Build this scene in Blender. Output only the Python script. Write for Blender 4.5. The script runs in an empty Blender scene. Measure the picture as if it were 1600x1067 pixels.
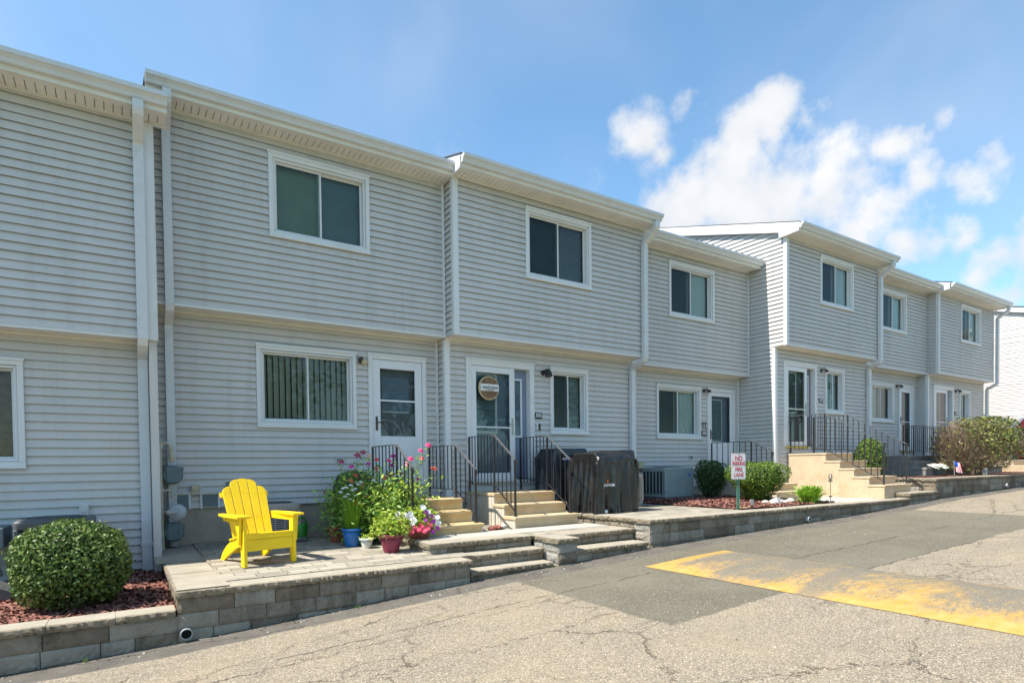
import bpy, math, random
import numpy as np
from mathutils import Vector, Matrix, Euler
random.seed(11); rng = np.random.default_rng(7)
S = bpy.context.scene
COL = S.collection

# ------------------------------------------------------------------ camera
cam_data = bpy.data.cameras.new('camera'); cam = bpy.data.objects.new('camera', cam_data); COL.objects.link(cam)
cam_data.sensor_width = 36.0; cam_data.lens = 934.5/1600*36; cam_data.shift_y = 214.6/1600
cam_data.clip_start = 0.05; cam_data.clip_end = 3000
Rv, Uv, Fv = (0.83818577,-0.54525624,-0.01184246), (0.02180757,0.01181092,0.99969242), (0.54494866,0.83818621,-0.02179046)
cam.matrix_world = Matrix(((Rv[0],Uv[0],-Fv[0],0),(Rv[1],Uv[1],-Fv[1],0),(Rv[2],Uv[2],-Fv[2],1.6),(0,0,0,1)))
S.camera = cam

# ------------------------------------------------------------------ light
SUN = Vector((-0.65, 0.047, 1.0)).normalized()
SUN_EL = math.asin(SUN.z); SUN_AZ = math.atan2(SUN.x, SUN.y)
sl = bpy.data.lights.new('sun', 'SUN'); sl.energy = 5.0; sl.angle = math.radians(0.53); sl.color = (1.0, 0.94, 0.84)
so = bpy.data.objects.new('sun', sl); COL.objects.link(so); so.rotation_euler = SUN.to_track_quat('Z', 'Y').to_euler(); so.location = (0, 0, 30)
S.view_settings.view_transform = 'Standard'; S.view_settings.look = 'None'; S.view_settings.gamma = 1
S.view_settings.exposure = 0.85; S.view_settings.use_curve_mapping = False
S.cycles.max_bounces = 7; S.cycles.diffuse_bounces = 4; S.cycles.transparent_max_bounces = 12

def build_world():
    w = bpy.data.worlds.new('World'); S.world = w; w.use_nodes = True
    w.cycles.sampling_method = "MANUAL"; w.cycles.sample_map_resolution = 512
    nt = w.node_tree; nt.nodes.clear(); N = nt.nodes; L = nt.links
    out = N.new('ShaderNodeOutputWorld'); bg = N.new('ShaderNodeBackground'); bg.inputs[1].default_value = 0.12
    sky = N.new('ShaderNodeTexSky'); sky.sky_type = 'NISHITA'; sky.sun_disc = False
    sky.sun_elevation = SUN_EL; sky.sun_rotation = SUN_AZ; sky.air_density = 1.0; sky.dust_density = 0.6; sky.ozone_density = 1.6
    tc = N.new('ShaderNodeTexCoord')
    n1 = N.new('ShaderNodeTexNoise'); n1.inputs['Scale'].default_value = 12; n1.inputs['Detail'].default_value = 8; n1.inputs['Roughness'].default_value = 0.62
    n0 = N.new('ShaderNodeTexNoise'); n0.inputs['Scale'].default_value = 11; n0.inputs['Detail'].default_value = 3
    L.new(tc.outputs['Generated'], n0.inputs['Vector'])
    sub = N.new('ShaderNodeVectorMath'); sub.operation = 'SUBTRACT'; sub.inputs[1].default_value = (.5,.5,.5); L.new(n0.outputs['Color'], sub.inputs[0])
    sc = N.new('ShaderNodeVectorMath'); sc.operation = 'SCALE'; sc.inputs['Scale'].default_value = 0.075; L.new(sub.outputs[0], sc.inputs[0])
    add = N.new('ShaderNodeVectorMath'); add.operation = 'ADD'; L.new(tc.outputs['Generated'], add.inputs[0]); L.new(sc.outputs[0], add.inputs[1])
    nz = N.new('ShaderNodeVectorMath'); nz.operation = 'NORMALIZE'; L.new(add.outputs[0], nz.inputs[0])
    L.new(tc.outputs['Generated'], n1.inputs['Vector'])
    # clouds: directions of the real cloud lumps, each with an angular radius and a density
    B = [(0.7726,0.5011,0.3899,0.0605,1),(0.7478,0.5503,0.3716,0.0722,1),(0.6983,0.6131,0.3695,0.0500,.95),(0.8153,0.4484,0.3665,0.0607,1),
    (0.8537,0.4011,0.3321,0.0502,.7),(0.6292,0.6219,0.4662,0.0357,.8),(0.6579,0.6125,0.4382,0.0340,.7),(0.6628,0.5639,0.4926,0.0238,.6),
    (0.7394,0.4840,0.4680,0.0332,.85),(0.7249,0.5178,0.4543,0.0328,.85),(0.7661,0.4553,0.4536,0.0262,.6),
    (0.8357,0.3850,0.3917,0.0318,.75),(0.8641,0.3599,0.3520,0.0308,.8),(0.8794,0.3237,0.3492,0.0272,.85),
    (0.8828,0.2922,0.3678,0.0259,.7),(0.8426,0.3406,0.4171,0.0200,.45),(0.9018,0.3316,0.2772,0.0237,.6),(0.9203,0.2975,0.2541,0.0310,.6),
    (0.9192,0.2721,0.2847,0.0238,.6),(0.8237,0.4189,0.3822,0.0369,.8),(0.7975,0.5026,0.3337,0.0491,.9),(0.9353,0.2827,0.2130,0.0302,.6),
    (0.9398,0.2534,0.2292,0.0342,.7),(0.79,0.52,0.33,0.055,1),(0.85,0.44,0.30,0.045,.9),(0.885,0.37,0.29,0.035,.8),(0.91,0.31,0.34,0.022,.6),(0.93,0.27,0.25,0.03,.7),
    (-0.45,-0.70,0.62,0.25,.6)]
    prev = None
    for x, y, z, r, k in B:
        d = N.new('ShaderNodeVectorMath'); d.operation = 'DISTANCE'; d.inputs[1].default_value = (x, y, z); L.new(nz.outputs[0], d.inputs[0])
        m = N.new('ShaderNodeMapRange'); m.inputs['From Min'].default_value = 0; m.inputs['From Max'].default_value = r*1.7
        m.inputs['To Min'].default_value = k; m.inputs['To Max'].default_value = 0; L.new(d.outputs['Value'], m.inputs['Value'])
        if prev is None: prev = m.outputs[0]
        else:
            mx = N.new('ShaderNodeMath'); mx.operation = 'SMOOTH_MAX'; mx.inputs[2].default_value = 0.12
            L.new(prev, mx.inputs[0]); L.new(m.outputs[0], mx.inputs[1]); prev = mx.outputs[0]
    ns = N.new('ShaderNodeMath'); ns.operation = 'MULTIPLY_ADD'; ns.inputs[1].default_value = 1.75; ns.inputs[2].default_value = -0.84
    L.new(n1.outputs['Fac'], ns.inputs[0])
    sm = N.new('ShaderNodeMath'); sm.operation = 'ADD'; L.new(prev, sm.inputs[0]); L.new(ns.outputs[0], sm.inputs[1])
    mr = N.new('ShaderNodeMapRange'); mr.interpolation_type = 'SMOOTHSTEP'; mr.inputs['From Min'].default_value = 0.14; mr.inputs['From Max'].default_value = 0.80
    L.new(sm.outputs[0], mr.inputs['Value'])
    # faint wisps everywhere
    n2 = N.new('ShaderNodeTexNoise'); n2.inputs['Scale'].default_value = 2.2; n2.inputs['Detail'].default_value = 3; n2.inputs['Distortion'].default_value = 0.8
    L.new(tc.outputs['Generated'], n2.inputs['Vector'])
    m2 = N.new('ShaderNodeMapRange'); m2.inputs['From Min'].default_value = 0.35; m2.inputs['From Max'].default_value = 0.85; m2.inputs['To Max'].default_value = 0.30
    m2.inputs['To Min'].default_value = 0.03
    L.new(n2.outputs['Fac'], m2.inputs['Value'])
    gate = N.new('ShaderNodeMapRange'); gate.inputs['From Min'].default_value = 0.03; gate.inputs['From Max'].default_value = 0.22; L.new(prev, gate.inputs['Value'])
    gm = N.new('ShaderNodeMath'); gm.operation = 'MULTIPLY'; L.new(mr.outputs[0], gm.inputs[0]); L.new(gate.outputs[0], gm.inputs[1])
    mxx = N.new('ShaderNodeMath'); mxx.operation = 'MAXIMUM'; L.new(gm.outputs[0], mxx.inputs[0]); L.new(m2.outputs[0], mxx.inputs[1])
    n3 = N.new('ShaderNodeTexNoise'); n3.inputs['Scale'].default_value = 6; n3.inputs['Detail'].default_value = 4
    L.new(tc.outputs['Generated'], n3.inputs['Vector'])
    cr = N.new('ShaderNodeMapRange'); cr.inputs['From Min'].default_value = 0.35; cr.inputs['From Max'].default_value = 0.65
    L.new(n3.outputs['Fac'], cr.inputs['Value'])
    cc = N.new('ShaderNodeMixRGB'); cc.inputs[1].default_value = (3.2, 3.5, 3.9, 1); cc.inputs[2].default_value = (4.6, 4.65, 4.75, 1); L.new(cr.outputs[0], cc.inputs[0])
    hs = N.new('ShaderNodeHueSaturation'); hs.inputs['Saturation'].default_value = 0.95; hs.inputs['Value'].default_value = 1.0
    tint = N.new('ShaderNodeMixRGB'); tint.blend_type = 'MULTIPLY'; tint.inputs[0].default_value = 1; tint.inputs[2].default_value = (0.80, 1.12, 1.20, 1)
    L.new(sky.outputs[0], hs.inputs['Color']); L.new(hs.outputs[0], tint.inputs[1])
    mix = N.new('ShaderNodeMixRGB'); L.new(mxx.outputs[0], mix.inputs[0]); L.new(tint.outputs[0], mix.inputs[1]); L.new(cc.outputs[0], mix.inputs[2])
    L.new(mix.outputs[0], bg.inputs[0]); L.new(bg.outputs[0], out.inputs[0])
build_world()

# ------------------------------------------------------------------ materials
class NT:
    def __init__(s, name, rough=0.6, spec=0.4):
        s.m = bpy.data.materials.new(name); s.m.use_nodes = True; s.t = s.m.node_tree; s.N = s.t.nodes; s.L = s.t.links
        s.b = s.N['Principled BSDF']; s.b.inputs['Roughness'].default_value = rough; s.b.inputs['Specular IOR Level'].default_value = spec
        s.g = s.N.new('ShaderNodeNewGeometry')
    def pos(s): return s.g.outputs['Position']
    def lk(s, a, b): s.L.new(a, b)
    def noise(s, scale, detail=4, rough=0.55, dist=0, vec=None, out='Fac'):
        n = s.N.new('ShaderNodeTexNoise'); n.inputs['Scale'].default_value = scale; n.inputs['Detail'].default_value = detail
        n.inputs['Roughness'].default_value = rough; n.inputs['Distortion'].default_value = dist
        s.lk(vec or s.pos(), n.inputs['Vector']); return n.outputs[out]
    def vor(s, scale, feature='F1', out='Distance', vec=None, rnd=1):
        n = s.N.new('ShaderNodeTexVoronoi'); n.feature = feature; n.inputs['Scale'].default_value = scale; n.inputs['Randomness'].default_value = rnd
        s.lk(vec or s.pos(), n.inputs['Vector']); return n.outputs[out]
    def rng(s, v, a, b, c=0., d=1., smooth=False):
        n = s.N.new('ShaderNodeMapRange'); n.inputs['From Min'].default_value = a; n.inputs['From Max'].default_value = b
        n.inputs['To Min'].default_value = c; n.inputs['To Max'].default_value = d
        if smooth: n.interpolation_type = 'SMOOTHSTEP'
        s.lk(v, n.inputs['Value']); return n.outputs[0]
    def ramp(s, v, stops):
        n = s.N.new('ShaderNodeValToRGB'); e = n.color_ramp.elements
        while len(e) > 1: e.remove(e[-1])
        e[0].position = stops[0][0]; e[0].color = (*stops[0][1], 1)
        for p, c in stops[1:]:
            q = e.new(p); q.color = (*c, 1)
        s.lk(v, n.inputs[0]); return n.outputs[0]
    def mix(s, f, a, b, mode='MIX'):
        n = s.N.new('ShaderNodeMixRGB'); n.blend_type = mode
        for k, v in ((0, f), (1, a), (2, b)):
            if isinstance(v, (int, float)): n.inputs[k].default_value = v
            elif isinstance(v, tuple): n.inputs[k].default_value = (*v, 1)
            else: s.lk(v, n.inputs[k])
        return n.outputs[0]
    def math(s, op, a, b=0., c=0.):
        n = s.N.new('ShaderNodeMath'); n.operation = op
        for k, v in ((0, a), (1, b), (2, c)):
            if isinstance(v, (int, float)): n.inputs[k].default_value = v
            else: s.lk(v, n.inputs[k])
        return n.outputs[0]
    def xyz(s, vec=None):
        n = s.N.new('ShaderNodeSeparateXYZ'); s.lk(vec or s.pos(), n.inputs[0]); return n.outputs
    def scaled(s, v):
        n = s.N.new('ShaderNodeVectorMath'); n.operation = 'MULTIPLY'; n.inputs[1].default_value = v; s.lk(s.pos(), n.inputs[0]); return n.outputs[0]
    def base(s, c):
        if isinstance(c, tuple): s.b.inputs['Base Color'].default_value = (*c, 1)
        else: s.lk(c, s.b.inputs['Base Color'])
    def bump(s, h, strength=0.3, dist=0.01):
        n = s.N.new('ShaderNodeBump'); n.inputs['Strength'].default_value = strength; n.inputs['Distance'].default_value = dist
        s.lk(h, n.inputs['Height']); s.lk(n.outputs[0], s.b.inputs['Normal'])

def mat_simple(name, c, rough=0.5, spec=0.4, var=0.06, scale=8, metal=0., bump=0., bscale=60, dirt=None):
    t = NT(name, rough, spec)
    a = tuple(max(0, x*(1-var)) for x in c); b = tuple(min(1, x*(1+var)) for x in c)
    col = t.ramp(t.noise(scale, 5), [(0.3, a), (0.7, b)])
    if dirt:
        col = t.mix(t.rng(t.noise(dirt[1], 6, 0.65), 0.52, 0.75, 0, dirt[2]), col, dirt[0])
    t.base(col); t.b.inputs['Metallic'].default_value = metal
    if bump: t.bump(t.noise(bscale, 4), bump, 0.004)
    return t.m

M = {}
def siding_mat():
    t = NT('vinyl_siding', 0.55, 0.35)
    big = t.noise(0.7, 5, 0.6)
    col = t.ramp(big, [(0.3, (0.55, 0.528, 0.508)), (0.7, (0.61, 0.587, 0.567))])
    streak = t.noise(1.0, 5, 0.6, vec=t.scaled((3.0, 3.0, 30.0)))
    col = t.mix(t.rng(streak, 0.35, 0.7, 0, 0.35), col, (0.49, 0.48, 0.465))
    drip = t.noise(1.0, 7, 0.7, vec=t.scaled((5.5, 5.5, 0.5)))
    col = t.mix(t.rng(drip, 0.5, 0.75, 0, 0.38), col, (0.38, 0.365, 0.335))
    t.base(col)
    t.bump(t.math('ADD', t.noise(1.0, 4, 0.6, vec=t.scaled((6, 6, 260))), t.math('MULTIPLY', t.noise(1.4, 3), 3.0)), 0.22, 0.004)
    return t.m
M['siding'] = siding_mat()
M['trim'] = mat_simple('white_vinyl_trim', (0.68, 0.685, 0.69), 0.45, 0.4, 0.03, 3, dirt=((0.55, 0.55, 0.52), 2.5, 0.35))
M['gutter'] = mat_simple('white_aluminium_gutter', (0.60, 0.62, 0.64), 0.4, 0.45, 0.05, 3, dirt=((0.40, 0.38, 0.33), 3.0, 0.5))
M['soffit'] = mat_simple('cream_soffit_vinyl', (0.72, 0.70, 0.65), 0.6, 0.3, 0.05, 3, dirt=((0.56, 0.51, 0.42), 2.0, 0.45))
M['dark'] = mat_simple('dark_gap', (0.02, 0.018, 0.015), 0.9, 0.1)
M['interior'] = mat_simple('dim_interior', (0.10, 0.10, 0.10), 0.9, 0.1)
def shingle_mat():
    t = NT('asphalt_shingles', 0.9, 0.2)
    t.base(t.ramp(t.noise(40, 3), [(0.3, (0.035, 0.035, 0.04)), (0.7, (0.09, 0.085, 0.085))])); t.bump(t.noise(60, 3), 0.6, 0.006); return t.m
M['shingle'] = shingle_mat()
M['foundation'] = mat_simple('painted_concrete_foundation', (0.40, 0.345, 0.275), 0.85, 0.2, 0.12, 4, bump=0.4, bscale=40, dirt=((0.16, 0.15, 0.13), 3, 0.6))
def glass_mat(name, tint, rough=0.02, refl=1.0):
    t = NT(name); N, L = t.N, t.L; N.remove(t.b); out = N['Material Output']
    tr = N.new('ShaderNodeBsdfTransparent'); tr.inputs[0].default_value = (*tint, 1)
    gl = N.new('ShaderNodeBsdfGlossy'); gl.inputs['Roughness'].default_value = rough; gl.inputs[0].default_value = (refl, refl, refl, 1)
    fr = N.new('ShaderNodeFresnel'); fr.inputs[0].default_value = 1.52
    mp = N.new('ShaderNodeMapRange'); mp.inputs['From Max'].default_value = 1; mp.inputs['To Min'].default_value = 0.0; mp.inputs['To Max'].default_value = 0.85
    L.new(fr.outputs[0], mp.inputs[0])
    mx = N.new('ShaderNodeMixShader'); L.new(mp.outputs[0], mx.inputs[0]); L.new(tr.outputs[0], mx.inputs[1]); L.new(gl.outputs[0], mx.inputs[2])
    L.new(mx.outputs[0], out.inputs[0]); return t.m
M['glass'] = glass_mat('window_glass', (0.80, 0.87, 0.85))
M['screen'] = glass_mat('window_glass_with_insect_screen', (0.45, 0.49, 0.49), 0.15, 0.6)
M['blind_green'] = mat_simple('green_grey_blind', (0.22, 0.29, 0.21), 0.7, 0.2, 0.08, 3)
M['blind_dark'] = mat_simple('dark_teal_shade', (0.15, 0.21, 0.21), 0.7, 0.2, 0.1, 3)
M['blind_pale'] = mat_simple('pale_blind', (0.55, 0.60, 0.56), 0.6, 0.3, 0.05, 3)
M['curtain'] = mat_simple('white_curtain', (0.62, 0.68, 0.68), 0.8, 0.1, 0.05, 3)
M['vblind'] = mat_simple('grey_green_vertical_blind', (0.42, 0.43, 0.36), 0.7, 0.2, 0.08, 3)
M['door_blue'] = mat_simple('slate_blue_door_paint', (0.19, 0.24, 0.34), 0.45, 0.4, 0.06, 4)
M['door_dark'] = mat_simple('charcoal_door_paint', (0.17, 0.17, 0.205), 0.45, 0.4, 0.06, 4)
M['door_white'] = mat_simple('white_door_paint', (0.70, 0.71, 0.74), 0.4, 0.45, 0.04, 4)
M['black'] = mat_simple('black_painted_iron', (0.018, 0.018, 0.02), 0.45, 0.5, 0.2, 30, dirt=((0.08, 0.035, 0.02), 25, 0.5))
M['rail_top'] = mat_simple('worn_handrail_metal', (0.10, 0.10, 0.105), 0.35, 0.6, 0.2, 20)
M['bronze'] = mat_simple('dark_bronze', (0.05, 0.03, 0.022), 0.4, 0.5, 0.1, 20)
M['nickel'] = mat_simple('brushed_nickel', (0.35, 0.34, 0.32), 0.3, 0.5, 0.05, 20, metal=1)
def step_mat(name, c, rust):
    t = NT(name, 0.8, 0.25)
    col = t.ramp(t.noise(5, 8, 0.65), [(0.3, tuple(x*0.86 for x in c)), (0.7, tuple(min(1, x*1.1) for x in c))])
    col = t.mix(t.rng(t.noise(2.2, 6, 0.7), 0.50, 0.72, 0, rust), col, (0.42, 0.22, 0.07))
    col = t.mix(t.rng(t.noise(14, 6, 0.7), 0.55, 0.8, 0, 0.4), col, (0.30, 0.25, 0.18))
    t.base(col); t.bump(t.noise(120, 4), 0.35, 0.004); return t.m
M['step_tan'] = step_mat('tan_precast_concrete', (0.54, 0.42, 0.265), 0.4)
M['step_gold'] = step_mat('rust_stained_tan_concrete', (0.56, 0.42, 0.22), 0.6)
M['step_cream'] = step_mat('cream_precast_concrete', (0.52, 0.405, 0.275), 0.4)
M['stringer'] = mat_simple('grooved_stair_side', (0.55, 0.50, 0.41), 0.75, 0.25, 0.08, 5)
M['land_grey'] = step_mat('weathered_grey_concrete', (0.26, 0.245, 0.23), 0.3)
def stone_mat(name, lo, hi, stain=(0.10, 0.09, 0.075), sk=0.65, warm=(0.36, 0.31, 0.23)):
    t = NT(name, 0.92, 0.15)
    col = t.ramp(t.noise(3.1, 8, 0.7), [(0.32, lo), (0.68, hi)])
    col = t.mix(t.rng(t.noise(1.3, 4), 0.45, 0.65, 0, 0.35), col, warm)
    drip = t.noise(1.0, 6, 0.7, vec=t.scaled((7, 7, 1.6)))
    col = t.mix(t.rng(drip, 0.5, 0.72, 0, sk), col, stain)
    col = t.mix(t.rng(t.noise(150, 3), 0.3, 0.7, 0, 0.35), col, tuple(x*0.55 for x in lo))
    t.base(col); t.bump(t.math('ADD', t.noise(28, 9, 0.7), t.math('MULTIPLY', t.noise(110, 4), 0.5)), 0.75, 0.012); return t.m
M['block'] = stone_mat('grey_split_face_block', (0.17, 0.142, 0.108), (0.34, 0.292, 0.23), (0.07, 0.053, 0.036), 0.85)
M['block_brown'] = stone_mat('brown_split_face_block', (0.13, 0.105, 0.078), (0.26, 0.215, 0.16), (0.06, 0.045, 0.03), 0.8)
M['block_light'] = stone_mat('light_split_face_block', (0.24, 0.215, 0.175), (0.40, 0.36, 0.30), (0.10, 0.08, 0.06), 0.6)
M['block_pale'] = stone_mat('pale_split_face_block', (0.24, 0.23, 0.205), (0.40, 0.38, 0.34))
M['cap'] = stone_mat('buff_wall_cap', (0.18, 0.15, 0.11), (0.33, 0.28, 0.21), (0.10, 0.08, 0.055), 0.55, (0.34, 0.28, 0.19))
def paver_mat():
    t = NT('concrete_pavers', 0.88, 0.2); N = t.N
    br = N.new('ShaderNodeTexBrick'); br.offset = 0.45; br.offset_frequency = 2; br.squash = 1.35; br.squash_frequency = 3
    br.inputs['Scale'].default_value = 1.0; br.inputs['Mortar Size'].default_value = 0.0045; br.inputs['Mortar Smooth'].default_value = 0.2
    br.inputs['Brick Width'].default_value = 0.235; br.inputs['Row Height'].default_value = 0.155; br.inputs['Bias'].default_value = 0.0
    br.inputs['Color1'].default_value = (0.28, 0.255, 0.21, 1); br.inputs['Color2'].default_value = (0.50, 0.45, 0.37, 1); br.inputs['Mortar'].default_value = (0.09, 0.08, 0.065, 1)
    t.lk(t.pos(), br.inputs['Vector'])
    col = t.mix(0.75, br.outputs['Color'], t.ramp(t.noise(4, 8, 0.7), [(0.3, (0.40, 0.375, 0.32)), (0.7, (0.70, 0.655, 0.57))]), 'MULTIPLY')
    col = t.mix(0.5, col, br.outputs['Color'])
    col = t.mix(t.rng(t.noise(90, 3), 0.35, 0.7, 0, 0.3), col, (0.22, 0.21, 0.19))
    col2 = t.mix(br.outputs['Fac'], col, (0.085, 0.075, 0.06))
    t.base(col2)
    h = t.math('SUBTRACT', t.math('MULTIPLY', t.noise(60, 5), 0.25), br.outputs['Fac'])
    t.bump(h, 0.6, 0.006); return t.m
M['paver'] = paver_mat()
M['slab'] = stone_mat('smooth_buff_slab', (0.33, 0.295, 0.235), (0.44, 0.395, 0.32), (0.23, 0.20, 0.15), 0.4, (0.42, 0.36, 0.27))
def mulch_mat():
    t = NT('red_mulch_chips', 0.9, 0.15)
    v = t.vor(38, 'F1', 'Color', vec=t.scaled((1.0, 0.55, 1.0)))
    s = t.N.new('ShaderNodeSeparateColor'); t.lk(v, s.inputs[0])
    col = t.ramp(s.outputs[0], [(0.0, (0.05, 0.020, 0.016)), (0.3, (0.14, 0.058, 0.045)), (0.75, (0.27, 0.125, 0.10)), (1.0, (0.42, 0.25, 0.20))])
    e = t.vor(38, 'DISTANCE_TO_EDGE', 'Distance', vec=t.scaled((1.0, 0.55, 1.0)))
    col = t.mix(t.rng(e, 0.0, 0.12, 0.85, 0), col, (0.02, 0.008, 0.006))
    t.base(col); t.bump(t.math('ADD', t.rng(e, 0, 0.3), s.outputs[1]), 1.0, 0.03); return t.m
M['mulch'] = mulch_mat()
M['chip'] = mat_simple('red_wood_chip', (0.25, 0.115, 0.09), 0.9, 0.15, 0.45, 30)

def road_mat():
    t = NT('old_asphalt', 0.9, 0.2)
    X, Y, Z = t.xyz()
    wob = t.math('MULTIPLY_ADD', t.noise(3.5, 8, 0.78), 0.24, -0.12)
    xw = t.math('ADD', X, wob); wob2 = t.math('MULTIPLY_ADD', t.noise(3.1, 8, 0.78, vec=t.scaled((1.3, 1.1, 1))), 0.22, -0.11); yw = t.math('ADD', Y, wob2)
    def inside(v, a, b, soft=0.012):
        return t.math('MULTIPLY', t.rng(v, a-soft, a+soft), t.rng(v, b-soft, b+soft, 1, 0))
    # worn aggregate surface
    cell = t.vor(125, 'F1', 'Color'); sc = t.N.new('ShaderNodeSeparateColor'); t.lk(cell, sc.inputs[0])
    stones = t.ramp(sc.outputs[0], [(0.0, (0.14, 0.118, 0.088)), (0.3, (0.245, 0.208, 0.155)), (0.6, (0.355, 0.305, 0.232)), (0.78, (0.43, 0.32, 0.20)), (0.93, (0.53, 0.46, 0.355)), (1.0, (0.68, 0.61, 0.50))])
    edge = t.vor(125, 'DISTANCE_TO_EDGE', 'Distance')
    agg = t.mix(t.rng(edge, 0.0, 0.16, 0.6, 0), stones, (0.10, 0.092, 0.082))
    agg = t.mix(t.rng(t.noise(0.55, 6, 0.6), 0.38, 0.68, 0, 0.42), agg, t.mix(0.5, agg, (0.21, 0.185, 0.15)))
    agg = t.mix(t.rng(t.noise(0.9, 5, 0.6, vec=t.scaled((1, 1.7, 1))), 0.45, 0.7, 0, 0.5), agg, t.mix(0.5, agg, (0.44, 0.345, 0.215)))
    # newer patch: fine dark grey
    cell2 = t.vor(170, 'F1', 'Color'); s2 = t.N.new('ShaderNodeSeparateColor'); t.lk(cell2, s2.inputs[0])
    pat = t.ramp(s2.outputs[0], [(0.0, (0.095, 0.084, 0.063)), (0.6, (0.148, 0.132, 0.098)), (0.96, (0.195, 0.175, 0.132)), (1.0, (0.62, 0.58, 0.5))])
    pat = t.mix(t.rng(t.noise(1.1, 6, 0.6), 0.4, 0.7, 0, 0.5), pat, (0.22, 0.20, 0.152))
    oil = t.rng(t.noise(0.9, 7, 0.7, vec=t.scaled((1, 1.6, 1))), 0.58, 0.72, 0, 0.5); pat = t.mix(oil, pat, (0.10, 0.09, 0.068)); agg = t.mix(t.math('MULTIPLY', oil, 0.55), agg, (0.17, 0.145, 0.105))
    strip = t.mix(t.rng(t.noise(3.0, 7, 0.7), 0.35, 0.7), (0.10, 0.09, 0.078), (0.165, 0.148, 0.125))
    strip = t.mix(t.rng(t.noise(160, 3), 0.5, 0.8, 0, 0.5), strip, (0.24, 0.22, 0.19))
    # patch rectangles, in metres along and across the drive
    pa = t.math('MULTIPLY', inside(xw, 3.82, 13.5), inside(yw, 3.45, 5.95))
    col = t.mix(pa, agg, pat)
    # crack network
    wv = t.N.new('ShaderNodeVectorMath'); wv.operation = 'ADD'; t.lk(t.pos(), wv.inputs[0])
    nn = t.noise(2.6, 6, 0.75, out='Color'); sb = t.N.new('ShaderNodeVectorMath'); sb.operation = 'SCALE'; sb.inputs['Scale'].default_value = 0.55
    t.lk(nn, sb.inputs[0]); t.lk(sb.outputs[0], wv.inputs[1])
    fl = t.N.new('ShaderNodeVectorMath'); fl.operation = 'MULTIPLY'; fl.inputs[1].default_value = (0.38, 1.0, 0.0); t.lk(wv.outputs[0], fl.inputs[0])
    c1 = t.vor(0.62, 'DISTANCE_TO_EDGE', 'Distance', vec=fl.outputs[0]); c2 = t.vor(2.3, 'DISTANCE_TO_EDGE', 'Distance', vec=fl.outputs[0])
    m1 = t.math('MULTIPLY', t.rng(c1, 0.0, 0.0042, 1, 0), t.rng(t.noise(2.0, 4), 0.32, 0.52, 0, 0.95))
    m2 = t.math('MULTIPLY', t.rng(c2, 0.0, 0.014, 1, 0), t.rng(t.noise(0.9, 3), 0.46, 0.60, 0, 0.7))
    crk = t.math('MAXIMUM', m1, m2)
    crk = t.math('MULTIPLY', crk, t.math('SUBTRACT', 1.0, t.math('MULTIPLY', pa, 0.75)))
    # seam lines: patch borders and a long seam in the patch
    def line(v, a, w): return t.rng(t.math('ABSOLUTE', t.math('SUBTRACT', v, a)), 0, w, 1, 0)
    seam = t.math('MAXIMUM', t.math('MULTIPLY', line(yw, 3.45, 0.012), inside(xw, 6.9, 10.0)), t.math('MULTIPLY', line(yw, 4.35, 0.012), t.math('MULTIPLY', inside(xw, 6.9, 14), t.rng(t.noise(2.0, 3), 0.45, 0.5))))
    seam = t.math('MAXIMUM', seam, t.math('MULTIPLY', line(yw, 5.02, 0.012), t.math('MULTIPLY', inside(xw, 1.0, 5.3), t.rng(t.noise(5.0, 4), 0.38, 0.46))))
    seam = t.math('MAXIMUM', seam, t.math('MULTIPLY', line(yw, 4.84, 0.009), t.math('MULTIPLY', inside(xw, 0.2, 3.8), t.rng(t.noise(4.0, 4), 0.42, 0.5))))
    crk = t.math('MAXIMUM', crk, t.math('MULTIPLY', seam, 0.9))
    st = t.math('MULTIPLY', t.rng(t.math('ADD', Y, t.math('MULTIPLY_ADD', t.noise(1.3, 6, 0.65), 0.14, -0.07)), 5.78, 5.80), t.rng(Y, 8, 8.1, 1, 0))
    col = t.mix(st, col, strip)
    col = t.mix(crk, col, (0.07, 0.056, 0.042))
    t.base(col)
    h = t.math('ADD', t.math('MULTIPLY', t.rng(edge, 0, 0.3), 0.6), t.math('MULTIPLY', crk, -3.0))
    t.bump(t.math('ADD', h, t.math('MULTIPLY', t.noise(45, 5), 0.6)), 0.7, 0.006)
    return t.m
M['road'] = road_mat()
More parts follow.
